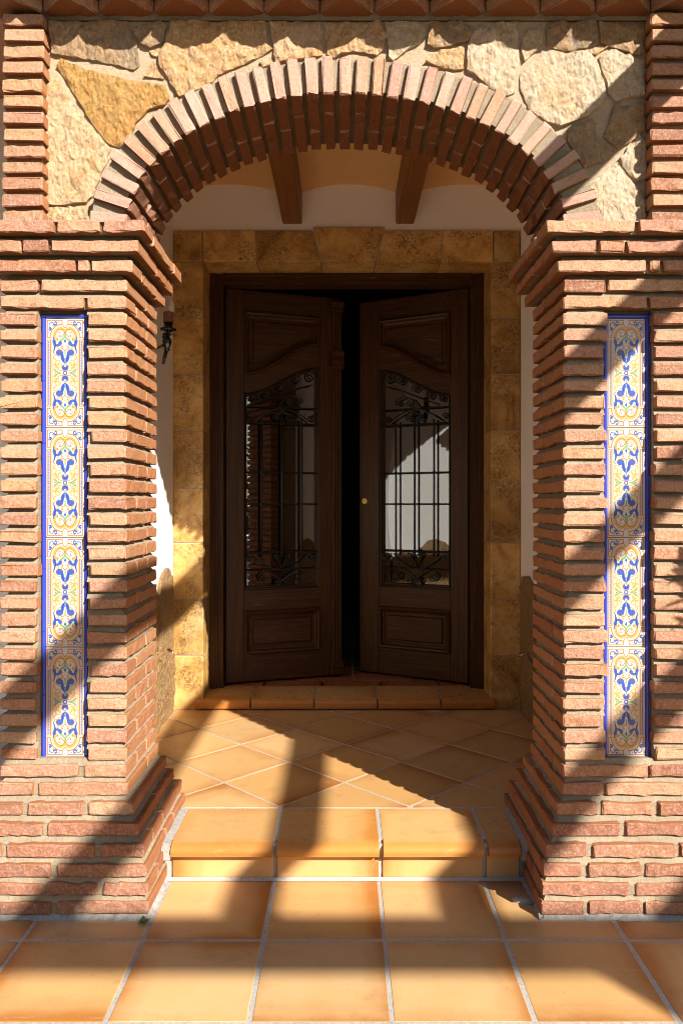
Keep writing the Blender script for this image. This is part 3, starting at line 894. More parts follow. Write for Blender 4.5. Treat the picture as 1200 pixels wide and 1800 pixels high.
    for k in range(segs):
        trim(sx0, sx0 + tw, zz[k] + 0.0006, zz[k + 1] - 0.0006, True)
        trim(sx1 - tw, sx1, zz[k] + 0.0006, zz[k + 1] - 0.0006, True)
    trim(sx0, sx1, panel_z0, panel_z0 + tw - 0.0006, False)
    trim(sx0, sx1, panel_z1 - tw + 0.0006, panel_z1, False)
    return root
pillar('l', 'brick pillar with blue edged tile strip beside the candle wall lamp')
pillar('r', 'brick pillar with tile strip opposite the candle lamp, partly in leafy shadow')

# ================================================================== ARCH
AXC, AA, AB, AZ = 0.0055, 0.6725, 0.412, 2.081
TH = 0.116
def ell(t, off=0.0):
    x, z = AA * math.cos(t), AB * math.sin(t)
    nx, nz = math.cos(t) / AA, math.sin(t) / AB
    l = math.hypot(nx, nz)
    return AXC + x + off * nx / l, AZ + z + off * nz / l, nx / l, nz / l
T = np.linspace(0, math.pi, 4001)
arc = np.concatenate([[0], np.cumsum(np.hypot(np.diff(AA * np.cos(T)), np.diff(AB * np.sin(T))))])
NV = 35
arch = thing('brick_arch', 'basket handle arch of narrow bricks standing on edge over the porch', 'arch', (AXC, YF, AZ))
for k in range(NV):
    sarc = arc[-1] * (k + 0.5) / NV
    t = float(np.interp(sarc, arc, T))
    x, z, nx, nz = ell(t, TH / 2 + random.uniform(-0.003, 0.003))
    ang = math.atan2(nx, nz)
    first = 0.24 if k % 2 else 0.125
    if random.random() < 0.25: first = random.choice((0.16, 0.20))
    ys = [YF + 0.002 + random.uniform(-0.003, 0.003), YF + first, YB - 0.012]
    for (y0, y1) in ((ys[0], ys[1] - 0.005), (ys[1] + 0.005, ys[2])):
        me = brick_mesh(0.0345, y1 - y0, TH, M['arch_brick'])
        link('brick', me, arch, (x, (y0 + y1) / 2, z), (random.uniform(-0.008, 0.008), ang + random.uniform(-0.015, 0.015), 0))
b = MB(); n = 80
ring = []
for k in range(n + 1):
    t = math.pi * k / n
    xi_, zi_, _, _ = ell(t, 0.020); xe_, ze_, _, _ = ell(t, TH - 0.002)
    ring.append(((xi_, zi_), (xe_, ze_)))
for (i_, e_) in ring:
    b.v += [(i_[0], YF + 0.021, i_[1]), (e_[0], YF + 0.017, e_[1]), (e_[0], YB - 0.02, e_[1]), (i_[0], YB - 0.02, i_[1])]
for k in range(n):
    for q in range(4): b.f.append((4 * k + q, 4 * k + (q + 1) % 4, 4 * k + 4 + (q + 1) % 4, 4 * k + 4 + q))
b.f += [(0, 1, 2, 3), (4 * n + 3, 4 * n + 2, 4 * n + 1, 4 * n)]
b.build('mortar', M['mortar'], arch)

# ================================================================== STONE WALL OVER THE ARCH
YS = 2.380                # face of the bedding mortar
ZTOP = 2.745
wall = thing('stone_wall', 'wall of irregular golden and grey stones filling the space above the arch', 'wall', (0, YS, 2.08))
ext = [ell(math.pi * k / 60, TH - 0.004)[:2] for k in range(61)][::-1]     # left to right
b = MB()
lo = [(-1.045, 2.079), (ext[0][0], 2.079)] + ext + [(ext[-1][0], 2.079), (1.06, 2.079)]
m_ = len(lo)
for (x, z) in lo: b.v += [(x, YS, z), (x, YS, ZTOP), (x, YB - 0.015, ZTOP), (x, YB - 0.015, z)]
for k in range(m_ - 1):
    for q in range(4): b.f.append((4 * k + q, 4 * k + (q + 1) % 4, 4 * k + 4 + (q + 1) % 4, 4 * k + 4 + q))
b.f += [(0, 1, 2, 3), (4 * m_ - 1, 4 * m_ - 2, 4 * m_ - 3, 4 * m_ - 4)]
b.build('mortar', M['wall_mortar'], wall)

STONES = [
 ('brown_stone', [(86, 36), (222, 33), (224, 48), (238, 75), (243, 112), (234, 118), (175, 104), (88, 90)]),
 ('stone', [(250, 130), (268, 103), (286, 134)]),
 ('ochre_stone', [(97, 112), (106, 100), (150, 118), (220, 138), (290, 148), (297, 172), (288, 181), (262, 188), (236, 214), (224, 248), (208, 256), (190, 250), (160, 215), (128, 160)]),
 ('stone', [(80, 147), (98, 136), (128, 180), (160, 225), (192, 258), (190, 275), (176, 300), (164, 338), (150, 352), (110, 358), (79, 358)]),
 ('stone', [(79, 363), (155, 359), (152, 375), (158, 387), (80, 387)]),
 ('brown_stone', [(230, 46), (282, 33), (292, 42), (284, 72), (262, 80), (244, 72)]),
 ('stone', [(260, 84), (276, 81), (273, 94), (266, 93)]),
 ('stone', [(298, 33), (466, 33), (468, 72), (478, 82), (462, 92), (430, 108), (402, 119), (384, 128), (362, 148), (334, 158), (314, 166), (298, 140), (279, 110), (278, 92), (292, 70)]),
 ('stone', [(455, 103), (468, 96), (477, 101), (474, 110), (462, 113)]),
 ('stone', [(473, 35), (563, 33), (566, 62), (567, 92), (550, 97), (520, 100), (500, 103), (483, 106), (480, 78)]),
 ('stone', [(571, 35), (668, 33), (680, 58), (674, 84), (664, 94), (640, 88), (622, 86), (600, 90), (588, 98), (574, 92)]),
 ('pale_stone', [(678, 35), (742, 33), (752, 54), (738, 70), (720, 80), (704, 94), (690, 103), (683, 96), (682, 74)]),
 ('stone', [(748, 103), (762, 88), (816, 76), (815, 117), (800, 119), (775, 113)]),
 ('brown_stone', [(757, 35), (812, 33), (831, 46), (829, 66), (798, 74), (764, 80), (752, 74)]),
 ('pale_stone', [(822, 72), (838, 46), (858, 34), (910, 33), (913, 84), (912, 110), (904, 136), (906, 158), (895, 165), (862, 150), (842, 132), (820, 119)]),
 ('pale_stone', [(917, 80), (920, 60), (932, 45), (956, 52), (956, 68), (948, 80), (923, 104)]),
 ('pale_stone', [(917, 124), (955, 84), (990, 90), (1038, 82), (1052, 108), (1060, 138), (1066, 160), (1058, 180), (1034, 201), (1010, 210), (986, 218), (965, 211), (945, 199), (930, 187), (920, 165), (915, 148)]),
 ('brown_stone', [(962, 35), (1048, 33), (1047, 68), (1033, 80), (1000, 85), (963, 77)]),
 ('stone', [(1037, 84), (1056, 74), (1070, 77), (1052, 92)]),
 ('brown_stone', [(1054, 35), (1134, 33), (1135, 90), (1120, 93), (1082, 80), (1056, 70)]),
 ('pale_stone', [(1054, 96), (1077, 81), (1120, 97), (1134, 103), (1133, 164), (1102, 170), (1083, 176), (1071, 160), (1064, 130)]),
 ('brown_stone', [(1080, 184), (1133, 179), (1135, 224), (1110, 246), (1088, 260), (1062, 236), (1074, 212)]),
 ('brown_stone', [(1000, 222), (1044, 205), (1050, 235), (1082, 268), (1076, 277), (1045, 287), (1026, 292), (1014, 265), (998, 245)]),
 ('pale_stone', [(1092, 274), (1124, 234), (1138, 248), (1136, 310), (1122, 316), (1108, 303), (1096, 288)]),
 ('pale_stone', [(1037, 323), (1070, 294), (1087, 282), (1100, 302), (1112, 320), (1123, 327), (1136, 347), (1136, 390), (1060, 392), (1047, 362), (1040, 345)]),
]
def stone(parent, mat, poly_px=None, poly=None, yface=YS, out=0.030, seed=0, name='stone', axis='y', step=0.0115, plane=None):
    """rough split stone: outline in the wall plane, pushed out `out` metres, chipped edge, hackly face"""
    rr = random.Random(seed)
    P = ccw(poly if poly else [(PX(x, yface - 0.02), PZ(y, yface - 0.02)) for x, y in poly_px])
    cxm = sum(q[0] for q in P) / len(P); czm = sum(q[1] for q in P) / len(P)
    R = []
    for i in range(len(P)):
        a, c = Vector(P[i]), Vector(P[(i + 1) % len(P)])
        n = max(1, int((c - a).length / step))
        for k in range(n):
            q = a.lerp(c, k / n)
            j = noise.noise(Vector((q.x * 45, q.y * 45, seed * 3.7))) * 0.005 + noise.noise(Vector((q.x * 140, q.y * 140, seed))) * 0.003
            d = (Vector((cxm, czm)) - q).normalized()
            R.append(tuple(q + d * j))
    # interior points
    xs_ = [q[0] for q in R]; zs_ = [q[1] for q in R]
    pts = [Vector(q) for q in R]; nb = len(R)
    inn = inset_poly(R, 0.006)
    x = min(xs_)
    def inside(px, pz, Q):
        c = False
        for i in range(len(Q)):
            x1, z1 = Q[i - 1]; x2, z2 = Q[i]
            if (z1 > pz) != (z2 > pz) and px < (x2 - x1) * (pz - z1) / (z2 - z1) + x1: c = not c
        return c
    while x < max(xs_):
        z = min(zs_)
        while z < max(zs_):
            q = (x + rr.uniform(-.35, .35) * step, z + rr.uniform(-.35, .35) * step)
            if inside(*q, inn): pts.append(Vector(q))
            z += step
        x += step
    edges = [(i, (i + 1) % nb) for i in range(nb)]
    res = delaunay_2d_cdt(pts, edges, [], 1, 1e-6)
    V2, F2 = res[0], res[2]
    orig = res[3]
    ph = seed * 5.3
    tx, tz = rr.uniform(-.04, .04), rr.uniform(-.04, .04)
    vs = []
    for i, q in enumerate(V2):
        isb = any(o < nb for o in orig[i])
        h = out * (0.80 + 0.32 * noise.noise(Vector((q.x * 9, q.y * 9, ph)))) + tx * (q.x - cxm) + tz * (q.y - czm)
        h += 0.0075 * noise.noise(Vector((q.x * 38, q.y * 30, ph + 3))) + 0.004 * noise.noise(Vector((q.x * 90, q.y * 80, ph)))
        h = max(h, out * 0.35)
        if isb: h -= 0.002
        vs.append((q.x - cxm, -h, q.y - czm))
    nv = len(vs)
    bidx = [None] * nb
    for i in range(nv):
        for o in orig[i]:
            if o < nb: bidx[o] = i
    bidx = [q for q in bidx if q is not None]
    sk = []
    for q in bidx:
        sk.append(len(vs)); vs.append((vs[q][0], 0.012, vs[q][2]))
    fs = [tuple(f) for f in F2]
    k_ = len(bidx)
    fs += [(bidx[i], sk[i], sk[(i + 1) % k_], bidx[(i + 1) % k_]) for i in range(k_)]
    b = MB()
    if axis == 'y':
        b.add(vs, fs); loc = (cxm, yface, czm)
    else:               # side wall: plane = x, face direction axis = +1 / -1; outline is (depth, z)
        d = 1 if axis == '+x' else -1
        b.add([(-y * d, x, z) for x, y, z in vs], fs); loc = (plane, cxm, czm)
    return b.build(name, M[mat], parent, loc, smooth=False)
for i, (mt, pp) in enumerate(STONES):
    stone(wall, mt, pp, seed=i + 1, out=0.015 if len(pp) > 4 else 0.010)

# brick piers at both ends of the stone wall
for s, lab in ((-1, 'narrow brick pier left of the big orange stone, fully sunlit'), (1, 'narrow brick pier beside the shaded stones, crossed by a diagonal shadow')):
    xa, xb = sorted((s * 1.0 * (0.921 if s < 0 else 0.946), s * (1.045 if s < 0 else 1.072)))
    pr = thing('brick_pier', lab, 'brick pier', ((xa + xb) / 2, YF, 2.08), 'brick piers flanking the stone wall')
    core = MB(); core.box(xa + 0.006 if s < 0 else xa + 0.010, xb - 0.010 if s < 0 else xb - 0.006, YF + 0.013, YB, 2.077, 2.745)
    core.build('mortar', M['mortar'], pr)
    z = 2.092; k = 0
    while z + BH < 2.75:
        j = random.uniform(-0.003, 0.003)
        d1 = 0.235 if k % 2 else 0.117
        brick(pr, xa + j, xb + j, YF - 0.006 + random.uniform(-0.004, 0.003), YF + d1, z, z + BH + random.uniform(-0.002, 0.002))
        brick(pr, xa + 0.002, xb - 0.002, YF + d1 + 0.012, YB, z, z + BH)
        z += 0.0508; k += 1

# ================================================================== CORNICE AND ROOF EAVE
cor = thing('brick_cornice', 'dogtooth cornice of bricks set cornerwise under the eave', 'cornice', (0, YF, 2.75))
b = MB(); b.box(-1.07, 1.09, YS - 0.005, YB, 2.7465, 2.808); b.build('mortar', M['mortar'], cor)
k = 0
x = -0.848 - 0.172 * 2
while x < 1.15:
    me = brick_mesh(0.122, 0.122, 0.040, M['brick'])
    link('brick', me, cor, (x, YS - 0.012 - 0.006, 2.780), (0.0, 0.0, math.radians(45) + random.uniform(-0.03, 0.03)))
    x += 0.172
xx = -1.08
while xx < 1.1:
    brick(cor, xx, xx + 0.236, YF - 0.075, YB, 2.808, 2.838)
    xx += 0.245
roof = thing('tiled_roof', 'porch roof of curved clay tiles overhanging the stone wall', 'roof', (0, 2.2, 2.85))
TP = 0.2174
def half_tile(name, x, y0, z0, y1, z1, r, up, phase=0.0):
    n = 9; b = MB()
    th = 0.013
    def rg(y, z, rad):
        out = []
        for k in range(n):
            a = math.pi * k / (n - 1)
            out.append((rad * math.cos(a), y, z + (rad * 0.72 * math.sin(a) if up else -rad * 0.72 * math.sin(a) ** 0.62)))
        return out
    rows = [rg(0, 0, r), rg(y1 - y0, z1 - z0, r * 0.86), rg(y1 - y0, z1 - z0, r * 0.86 - th), rg(0, 0, r - th)]
    for R in rows: b.v += R
    for q in range(4):
        qn = (q + 1) % 4
        b.f += [(q * n + k, q * n + k + 1, qn * n + k + 1, qn * n + k) for k in range(n - 1)]
    b.f += [(0, n, 2 * n, 3 * n), (n - 1, 4 * n - 1, 3 * n - 1, 2 * n - 1)]
    return b.build(name, M['roof'], roof, (x, y0, z0), (0, 0, random.uniform(-0.02, 0.02)), smooth=True)
YE, ZE = 2.125, 2.926
kx = -7
x0_ = 0.128          # under-tile centre, so that a lobe of shade falls as in the photo
for k in range(-7, 8):
    xc = x0_ + TP * k + random.uniform(-0.006, 0.006)
    half_tile('roof_tile', xc, YE + random.uniform(-0.012, 0.012), ZE, YE + 0.45, ZE + 0.14, 0.116, False)
    half_tile('roof_tile', xc + TP / 2, YE - 0.01 + random.uniform(-0.012, 0.012), ZE - 0.012, YE + 0.44, ZE + 0.13, 0.092, True)
b = MB()            # bedding under the cover tiles and roof slab behind
for k in range(-7, 8):
    xc = x0_ + TP * (k + 0.5)
    b.box(xc - 0.062, xc + 0.062, YE + 0.03, YE + 0.4, ZE - 0.012, ZE + 0.045)
b.build('bedding', M['mortar'], roof)
b = MB(); b.add([(-3.2, YE + 0.16, ZE - 0.05), (1.75, YE + 0.16, ZE - 0.05), (1.75, 4.5, ZE + 0.62), (-3.2, 4.5, ZE + 0.62),
                 (-3.2, YE + 0.16, ZE + 0.01), (1.75, YE + 0.16, ZE + 0.01), (1.75, 4.5, ZE + 0.70), (-3.2, 4.5, ZE + 0.70)],
                [(0, 3, 2, 1), (4, 5, 6, 7), (0, 1, 5, 4), (1, 2, 6, 5), (2, 3, 7, 6), (3, 0, 4, 7)])
b.build('roof_slab', M['roof'], roof)  # left end drawn out past the porch, unseen, to shade the house wall

# ================================================================== PORCH INSIDE
YW = 4.055
for s, lab in ((-1, 'white rendered porch side wall carrying the candle lamp'), (1, 'white rendered porch side wall opposite the candle lamp')):
    xw = WXL if s < 0 else WXR
    w_ = thing('porch_side_wall', lab, 'wall', (xw, 3.4, 0), 'side walls of the porch')
    b = MB(); a0, a1 = sorted((xw, xw + s * 0.16)); b.box(a0, a1, YB - 0.03, 4.3, -0.02, 3.05)
    b.build('render', M['white'], w_)
    # stone dado
    rr = random.Random(11 + s)
    cols = [2.74, 3.02, 3.36, 3.68, 4.025]
    for i in range(4):
        y0, y1 = cols[i] + 0.006, cols[i + 1] - 0.006
        zt = [0.86, 0.93, 0.84, 0.90][(i + (1 if s > 0 else 0)) % 4]
        zm = rr.uniform(0.42, 0.60)
        lo_ = [(y0, ZL - 0.01), (y1, ZL - 0.01), (y1 - 0.01, zm - 0.03), ((y0 + y1) / 2, zm + 0.02), (y0 + 0.008, zm - 0.01)]
        hi_ = [(y0 + 0.008, zm + 0.006), ((y0 + y1) / 2, zm + 0.036), (y1 - 0.008, zm - 0.014), (y1, zt - 0.07), (y1 - 0.08, zt - 0.012), ((y0 + y1) / 2, zt), (y0 + 0.07, zt - 0.03), (y0, zt - 0.09)]
        for q, P in enumerate((lo_, hi_)):
            stone(w_, 'dado_stone', poly=P, seed=100 + i * 2 + q + s * 20, out=0.022, axis='+x' if s < 0 else '-x', plane=xw, step=0.02)
bw = thing('door_wall', 'white rendered wall above the stone door surround', 'wall', (0, YW, 2.7))
b = MB(); b.box(WXL - 0.1, -0.757, YW, 4.32, -0.02, 2.66); b.box(0.797, WXR + 0.1, YW, 4.32, -0.02, 2.66); b.box(WXL - 0.1, WXR + 0.1, YW, 4.32, 2.60, 3.06)
b.build('render', M['white'], bw)
# ceiling: three shallow vaults between beams
ce = thing('porch_ceiling', 'shallow ochre plaster vaults between the dark ceiling beams', 'ceiling', (0, 3.4, 2.9), kind='structure')
for (xa, xb) in ((WXL, -0.324), (-0.22, 0.281), (0.379, WXR)):
    b = MB(); n = 16; zs, rise = 2.893, 0.046
    for k in range(n + 1):
        t = k / n; x = xa - 0.01 + (xb - xa + 0.02) * t; z = zs + rise * 4 * t * (1 - t)
        b.v += [(x, YB - 0.03, z), (x, YW + 0.02, z), (x, YW + 0.02, z + 0.07), (x, YB - 0.03, z + 0.07)]
    for k in range(n):
        for q in range(4): b.f.append((4 * k + q, 4 * k + 4 + q, 4 * k + 4 + (q + 1) % 4, 4 * k + (q + 1) % 4))
    b.build('vault', M['ceiling'], ce, smooth=False)
b = MB(); b.box(WXL - 0.15, WXR + 0.15, YB - 0.03, 4.3, 2.97, 3.05); b.build('slab', M['white'], ce)
for (xa, xb, lab) in ((-0.324, -0.22, 'dark timber ceiling beam above the left door leaf'), (0.281, 0.379, 'dark timber ceiling beam above the right door leaf')):
    b = MB(); L = YW + 0.01 - (YB - 0.02); c = 0.006
    w = xb - xa
    sec = [(-w / 2 + c, 0), (w / 2 - c, 0), (w / 2, c), (w / 2, 0.22), (-w / 2, 0.22), (-w / 2, c)]
    n = len(sec)
    for t in (0, L): b.v += [(t, -x, z) for x, z in sec]
    b.f += [(k, (k + 1) % n, n + (k + 1) % n, n + k) for k in range(n)] + [tuple(range(n)), tuple(range(2 * n - 1, n - 1, -1))]
    o = b.build('ceiling_beam', M['beam_wood'], None, ((xa + xb) / 2, YB - 0.02, 2.727), (0, 0, math.radians(90)))
    o['label'] = lab; o['category'] = 'beam'; o['group'] = 'timber beams of the porch ceiling'

# stone door surround
YD = 4.04
sur = thing('stone_surround', 'surround of golden brown stone blocks framing the double door', 'door surround', (0.02, YD, ZL))
def block(poly, y0, y1):
    P = ccw(poly)
    cx_, cz_ = sum(q[0] for q in P) / len(P), sum(q[1] for q in P) / len(P)
    b = MB(); b.prism_xz([(x - cx_, z - cz_) for x, z in P], 0, y1 - y0, 0.003)
    b.build('stone_block', M['travertine'], sur, (cx_, y0 + random.uniform(-0.0015, 0.0015), cz_))
zl = PZ(460, YD); g2 = 0.0022
ZJ = [ZL - 0.004] + [PZ(y, YD) for y in (1153, 1054, 955, 858, 758, 658, 560)] + [zl]
for (xa, xb) in ((-0.911 + 0.004, -0.747), (0.787, 0.948 - 0.004)):
    for k in range(len(ZJ) - 1):
        block([(xa, ZJ[k] + g2), (xb, ZJ[k] + g2), (xb, ZJ[k + 1] - g2), (xa, ZJ[k + 1] - g2)], YD, 4.262)
top = [(300, 300), (356, 356), (448, 450), (549.5, 564), (676, 659.5), (778, 775), (867, 867), (925, 925)]
for k in range(len(top) - 1):
    ht_ = PZ(400 if k == 3 else 405, YD)
    xl = lambda q: max(PX(q, YD), -0.907); xr = lambda q: min(PX(q, YD), 0.944)
    block([(xl(top[k][1]) + g2, zl + g2), (xr(top[k + 1][1]) - g2, zl + g2), (xr(top[k + 1][0]) - g2, ht_), (xl(top[k][0]) + g2, ht_)],
          YD - (0.004 if k == 3 else 0), 4.262)
b = MB(); b.box(-0.906, -0.75, YD + 0.0045, 4.25, ZL, 2.68); b.box(0.79, 0.943, YD + 0.0045, 4.25, ZL, 2.68); b.box(-0.906, 0.943, YD + 0.0045, 4.25, 2.523, 2.68)
b.build('grout', M['grout'], sur)

# ================================================================== DOOR
fr = thing('door_frame', 'dark walnut door frame set inside the stone surround', 'door frame', (0.02, 4.3, ZT))
HL, HR = -0.668, 0.7105
zi = 2.5195
for (xa, xb, s) in ((-0.747, HL - 0.006, -1), (HR + 0.006, 0.787, 1)):
    for (ya, yb, grow) in ((4.256, 4.36, 0.0), (4.246, 4.256, 0.028), (4.239, 4.246, 0.042)):
        a, c = (xa, xb - grow) if s < 0 else (xa + grow, xb)
        bb = MB(); bb.box(a + 0.001, c, ya, yb, ZT - 0.01, zi - 0.002)
        bb.build('jamb', M['wood_z'], fr)
for (ya, yb, z0) in ((4.256, 4.36, 2.462), (4.246, 4.256, 2.488), (4.239, 4.246, 2.500)):
    bb = MB(); bb.box(HL - 0.006, HR + 0.006, ya, yb, z0, zi - 0.001); bb.build('head', M['wood_x'], fr)

LW, LT = 0.690, 0.046         # leaf width and thickness
U0, U1 = 0.105, 0.560
ZB_, ZTP = 0.203, 2.458
def S3(t): t = min(1, max(0, t)); return t * t * (3 - 2 * t)
def wave(u, za, zb): return za + (zb - za) * S3((u - U0) / (U1 - U0))
def spiral(cx, cz, r, turns, a0, sgn=1, n=26, rend=0.12):
    return [(cx + (r * (1 - (1 - rend) * k / n)) * math.cos(a0 + sgn * turns * 2 * math.pi * k / n),
             cz + (r * (1 - (1 - rend) * k / n)) * math.sin(a0 + sgn * turns * 2 * math.pi * k / n)) for k in range(n + 1)]
def leaf(side, label):
    s = 1 if side == 'l' else -1
    hx = HL if s > 0 else HR
    root = thing('door_leaf', label, 'door leaf', (hx, 4.318, ZB_), 'leaves of the double door')
    root.rotation_euler = (0, 0, s * math.radians(19.0 if s > 0 else 28.0))
    zo = ZB_
    def part(b, name, mat, parent=None, smooth=False):
        b.v = [(x * s, y, z - zo) for x, y, z in b.v]
        o = b.build(name, mat, parent or root, (0, 0, 0), local=True, smooth=smooth)
        return o
    us = [U0 + (U1 - U0) * k / 20 for k in range(21)]
    b = MB(); b.prism_xz([(0, ZB_), (U0, ZB_), (U0, ZTP), (0, ZTP)], 0, LT, 0.002); part(b, 'stile', M['wood_z'])
    b = MB(); b.prism_xz([(U1, ZB_), (LW, ZB_), (LW, ZTP), (U1, ZTP)], 0, LT, 0.002); part(b, 'stile', M['wood_z'])
    ZP1 = 2.335
    zw = lambda u: wave(u, 1.965, 2.165)       # underside of the upper panel
    zg = lambda u: wave(u, 1.868, 2.041)       # top of the glass
    b = MB(); b.prism_xz([(U0, ZP1), (U1, ZP1), (U1, ZTP), (U0, ZTP)], 0.0006, LT, 0.002); part(b, 'rail', M['wood_x'])
    b = MB(); b.prism_xz([(u, zg(u)) for u in us] + [(u, zw(u)) for u in us[::-1]], 0.0006, LT, 0.002); part(b, 'rail', M['wood_x'])
    b = MB(); b.prism_xz([(U0, 0.610), (U1, 0.610), (U1, 0.728), (U0, 0.728)], 0.0006, LT, 0.002); part(b, 'rail', M['wood_x'])
    b = MB(); b.prism_xz([(U0, ZB_), (U1, ZB_), (U1, 0.36), (U0, 0.36)], 0.0006, LT, 0.002); part(b, 'rail', M['wood_x'])
    def moulding(outline, parent, w=0.034, lift=0.018):
        """raised moulding following the outline (counter-clockwise), sloping inwards"""
        A = ccw(outline); n = len(A)
        rings = [(0.0, 0.004), (0.0, -lift * 0.6), (w * 0.25, -lift), (w * 0.5, -lift * 0.8), (w * 0.7, 0.002), (w, 0.008)]
        b = MB()
        for d, y in rings: b.v += [(x, y, z) for x, z in (inset_poly(A, d) if d else A)]
        for r in range(len(rings) - 1):
            b.f += [(r * n + i, r * n + (i + 1) % n, (r + 1) * n + (i + 1) % n, (r + 1) * n + i) for i in range(n)]
        return part(b, 'moulding', M['wood_x'], parent)
    up = [(u, zw(u)) for u in us] + [(U1, ZP1), (U0, ZP1)]
    b = MB(); b.prism_xz(up, 0.014, 0.034)
    fld = inset_poly(ccw(up), 0.052)
    b.prism_xz(fld, 0.004, 0.02, 0.006)
    pn = part(b, 'panel', M['wood_x']); moulding(up, pn)
    lo = [(U0, 0.36), (U1, 0.36), (U1, 0.610), (U0, 0.610)]
    b = MB(); b.prism_xz(lo, 0.014, 0.034); b.prism_xz(inset_poly(lo, 0.050), 0.003, 0.02, 0.007)
    pn = part(b, 'panel', M['wood_x']); moulding(lo, pn)
    # glazing
    gl = [(U0, 0.728), (U1, 0.728)] + [(u, zg(u)) for u in us[::-1]]
    b = MB(); b.prism_xz(gl, 0.0405, 0.0445)
    pane = part(b, 'pane', M['glass'])
    A = ccw(gl); n = len(A); b = MB()
    for d, y in ((0.0, 0.010), (0.004, 0.012), (0.012, 0.028), (0.018, 0.030), (0.024, 0.040)):
        b.v += [(x, y, z) for x, z in (inset_poly(A, d) if d else A)]
    for r in range(4): b.f += [(r * n + i, r * n + (i + 1) % n, (r + 1) * n + (i + 1) % n, (r + 1) * n + i) for i in range(n)]
    part(b, 'bead', M['wood_z'], pane)
    # wrought iron grille
    yg = 0.012
    fi = inset_poly(A, 0.006)
    b = MB(); b.tube([(x, yg, z) for x, z in fi] + [(fi[0][0], yg, fi[0][1])], 0.0055, 4)
    grille = part(b, 'grille', M['iron'])
    ua, ub = U0 + 0.008, U1 - 0.008
    uc = (ua + ub) / 2
    for u in (0.208, 0.330, 0.451):
        b = MB(); b.tube([(u, yg - 0.004, 0.915), (u, yg - 0.004, 1.722)], 0.0065, 8)
        for z in (1.697, 1.410, 1.225, 0.944): b.lathe([(0.0001, -0.011), (0.0088, -0.007), (0.0100, 0), (0.0088, 0.007), (0.0001, 0.011)], (u, yg - 0.004, z), 8)
        part(b, 'bar', M['iron'], grille, True)
    for z, r_ in ((1.697, 0.0058), (1.410, 0.0055), (1.225, 0.0055), (0.944, 0.0058), (1.792, 0.0042), (0.842, 0.0042)):
        b = MB(); b.tube([(ua, yg, z), (ub, yg, z)], r_, 5); part(b, 'crossbar', M['iron'], grille)
    def scr(pts, r=0.0042):
        b = MB(); b.tube([(x, yg - 0.001, z) for x, z in pts], r, 5); part(b, 'scroll', M['iron'], grille)
    for q in (1, -1):
        f = lambda P: [(uc + q * x, z) for x, z in P]
        # lower crest
        scr(f([(0.004, 0.85), (0.012, 0.875), (0.034, 0.905)]) + f(spiral(0.034, 0.918, 0.020, 1.4, -math.pi / 2, -1))[1:])
        scr(f([(0.0, 0.842), (0.06, 0.850), (0.12, 0.885), (0.165, 0.925)]))
        scr(f(spiral(0.198, 0.912, 0.022, 1.5, math.pi * 0.8, 1)))
        scr(f([(0.0, 0.775), (0.05, 0.812), (0.095, 0.838)]))
        scr(f(spiral(0.112, 0.795, 0.030, 1.5, math.pi / 2, -1)))
        scr(f([(0.004, 0.78), (0.014, 0.772)]) + f(spiral(0.030, 0.768, 0.020, 1.4, math.pi, 1)))
        # upper crest under the thin bar
        scr(f([(0.0, 1.790), (0.06, 1.775), (0.12, 1.745), (0.17, 1.712)]))
        scr(f(spiral(0.198, 1.735, 0.022, 1.5, math.pi, -1)))
        scr(f([(0.004, 1.782), (0.014, 1.758)]) + f(spiral(0.036, 1.735, 0.022, 1.5, math.pi * 0.7, -1)))
    # scrolls that climb under the curved head
    scr([(u, wave(u, 1.800, 1.935) ) for u in us[4:19]])
    for (u_, r_) in ((0.515, 0.034), (0.430, 0.026), (0.335, 0.026), (0.235, 0.022), (0.160, 0.018)):
        zc = zg(u_) - r_ - 0.016
        scr(spiral(u_, zc, r_, 1.6, math.pi / 2, 1 if u_ > 0.3 else -1))
    scr([(0.31, 1.80), (0.345, 1.845), (0.40, 1.865), (0.44, 1.85)] )
    scr(spiral(0.44, 1.832, 0.018, 1.3, math.pi / 2, -1)); scr(spiral(0.375, 1.822, 0.018, 1.3, math.pi / 2, 1))
    if s > 0:       # cover pilaster along the meeting edge of the leaf
        b = MB(); b.prism_xz([(LW - 0.056, ZB_ + 0.01), (LW + 0.006, ZB_ + 0.01), (LW + 0.006, ZTP - 0.01), (LW - 0.056, ZTP - 0.01)], -0.012, 0.001, 0.003)
        for u in (LW - 0.043, LW - 0.025, LW - 0.007): b.tube([(u, -0.013, ZB_ + 0.1), (u, -0.013, 2.02)], 0.0065, 8)
        for u in (LW - 0.043, LW - 0.025, LW - 0.007): b.tube([(u, -0.013, 2.15), (u, -0.013, 2.37)], 0.0065, 8)
        pil = part(b, 'pilaster', M['wood_z'])
        for (z0, z1, e) in ((ZB_ + 0.004, ZB_ + 0.04, 0.012), (ZB_ + 0.04, ZB_ + 0.085, 0.006), (2.03, 2.055, 0.005), (2.055, 2.09, 0.012), (2.09, 2.105, 0.004), (2.105, 2.14, 0.010), (2.375, 2.40, 0.006), (2.40, 2.435, 0.012)):
            b = MB(); b.prism_xz([(LW - 0.056 - e, z0), (LW + 0.006 + e, z0), (LW + 0.006 + e, z1), (LW - 0.056 - e, z1)], -0.018 - e * 0.8, 0.0, 0.004)
            part(b, 'carved_block', M['wood_z'], pil)
    else:
        b = MB(); zc = 1.243; uc_ = 0.655
        n = 18
        for (r_, y) in ((0.019, 0.0), (0.019, -0.003), (0.016, -0.0055), (0.011, -0.0055), (0.010, -0.0105), (0.0001, -0.0105)):
            b.v += [(uc_ + r_ * math.cos(2 * math.pi * k / n), y, zc + r_ * math.sin(2 * math.pi * k / n)) for k in range(n)]
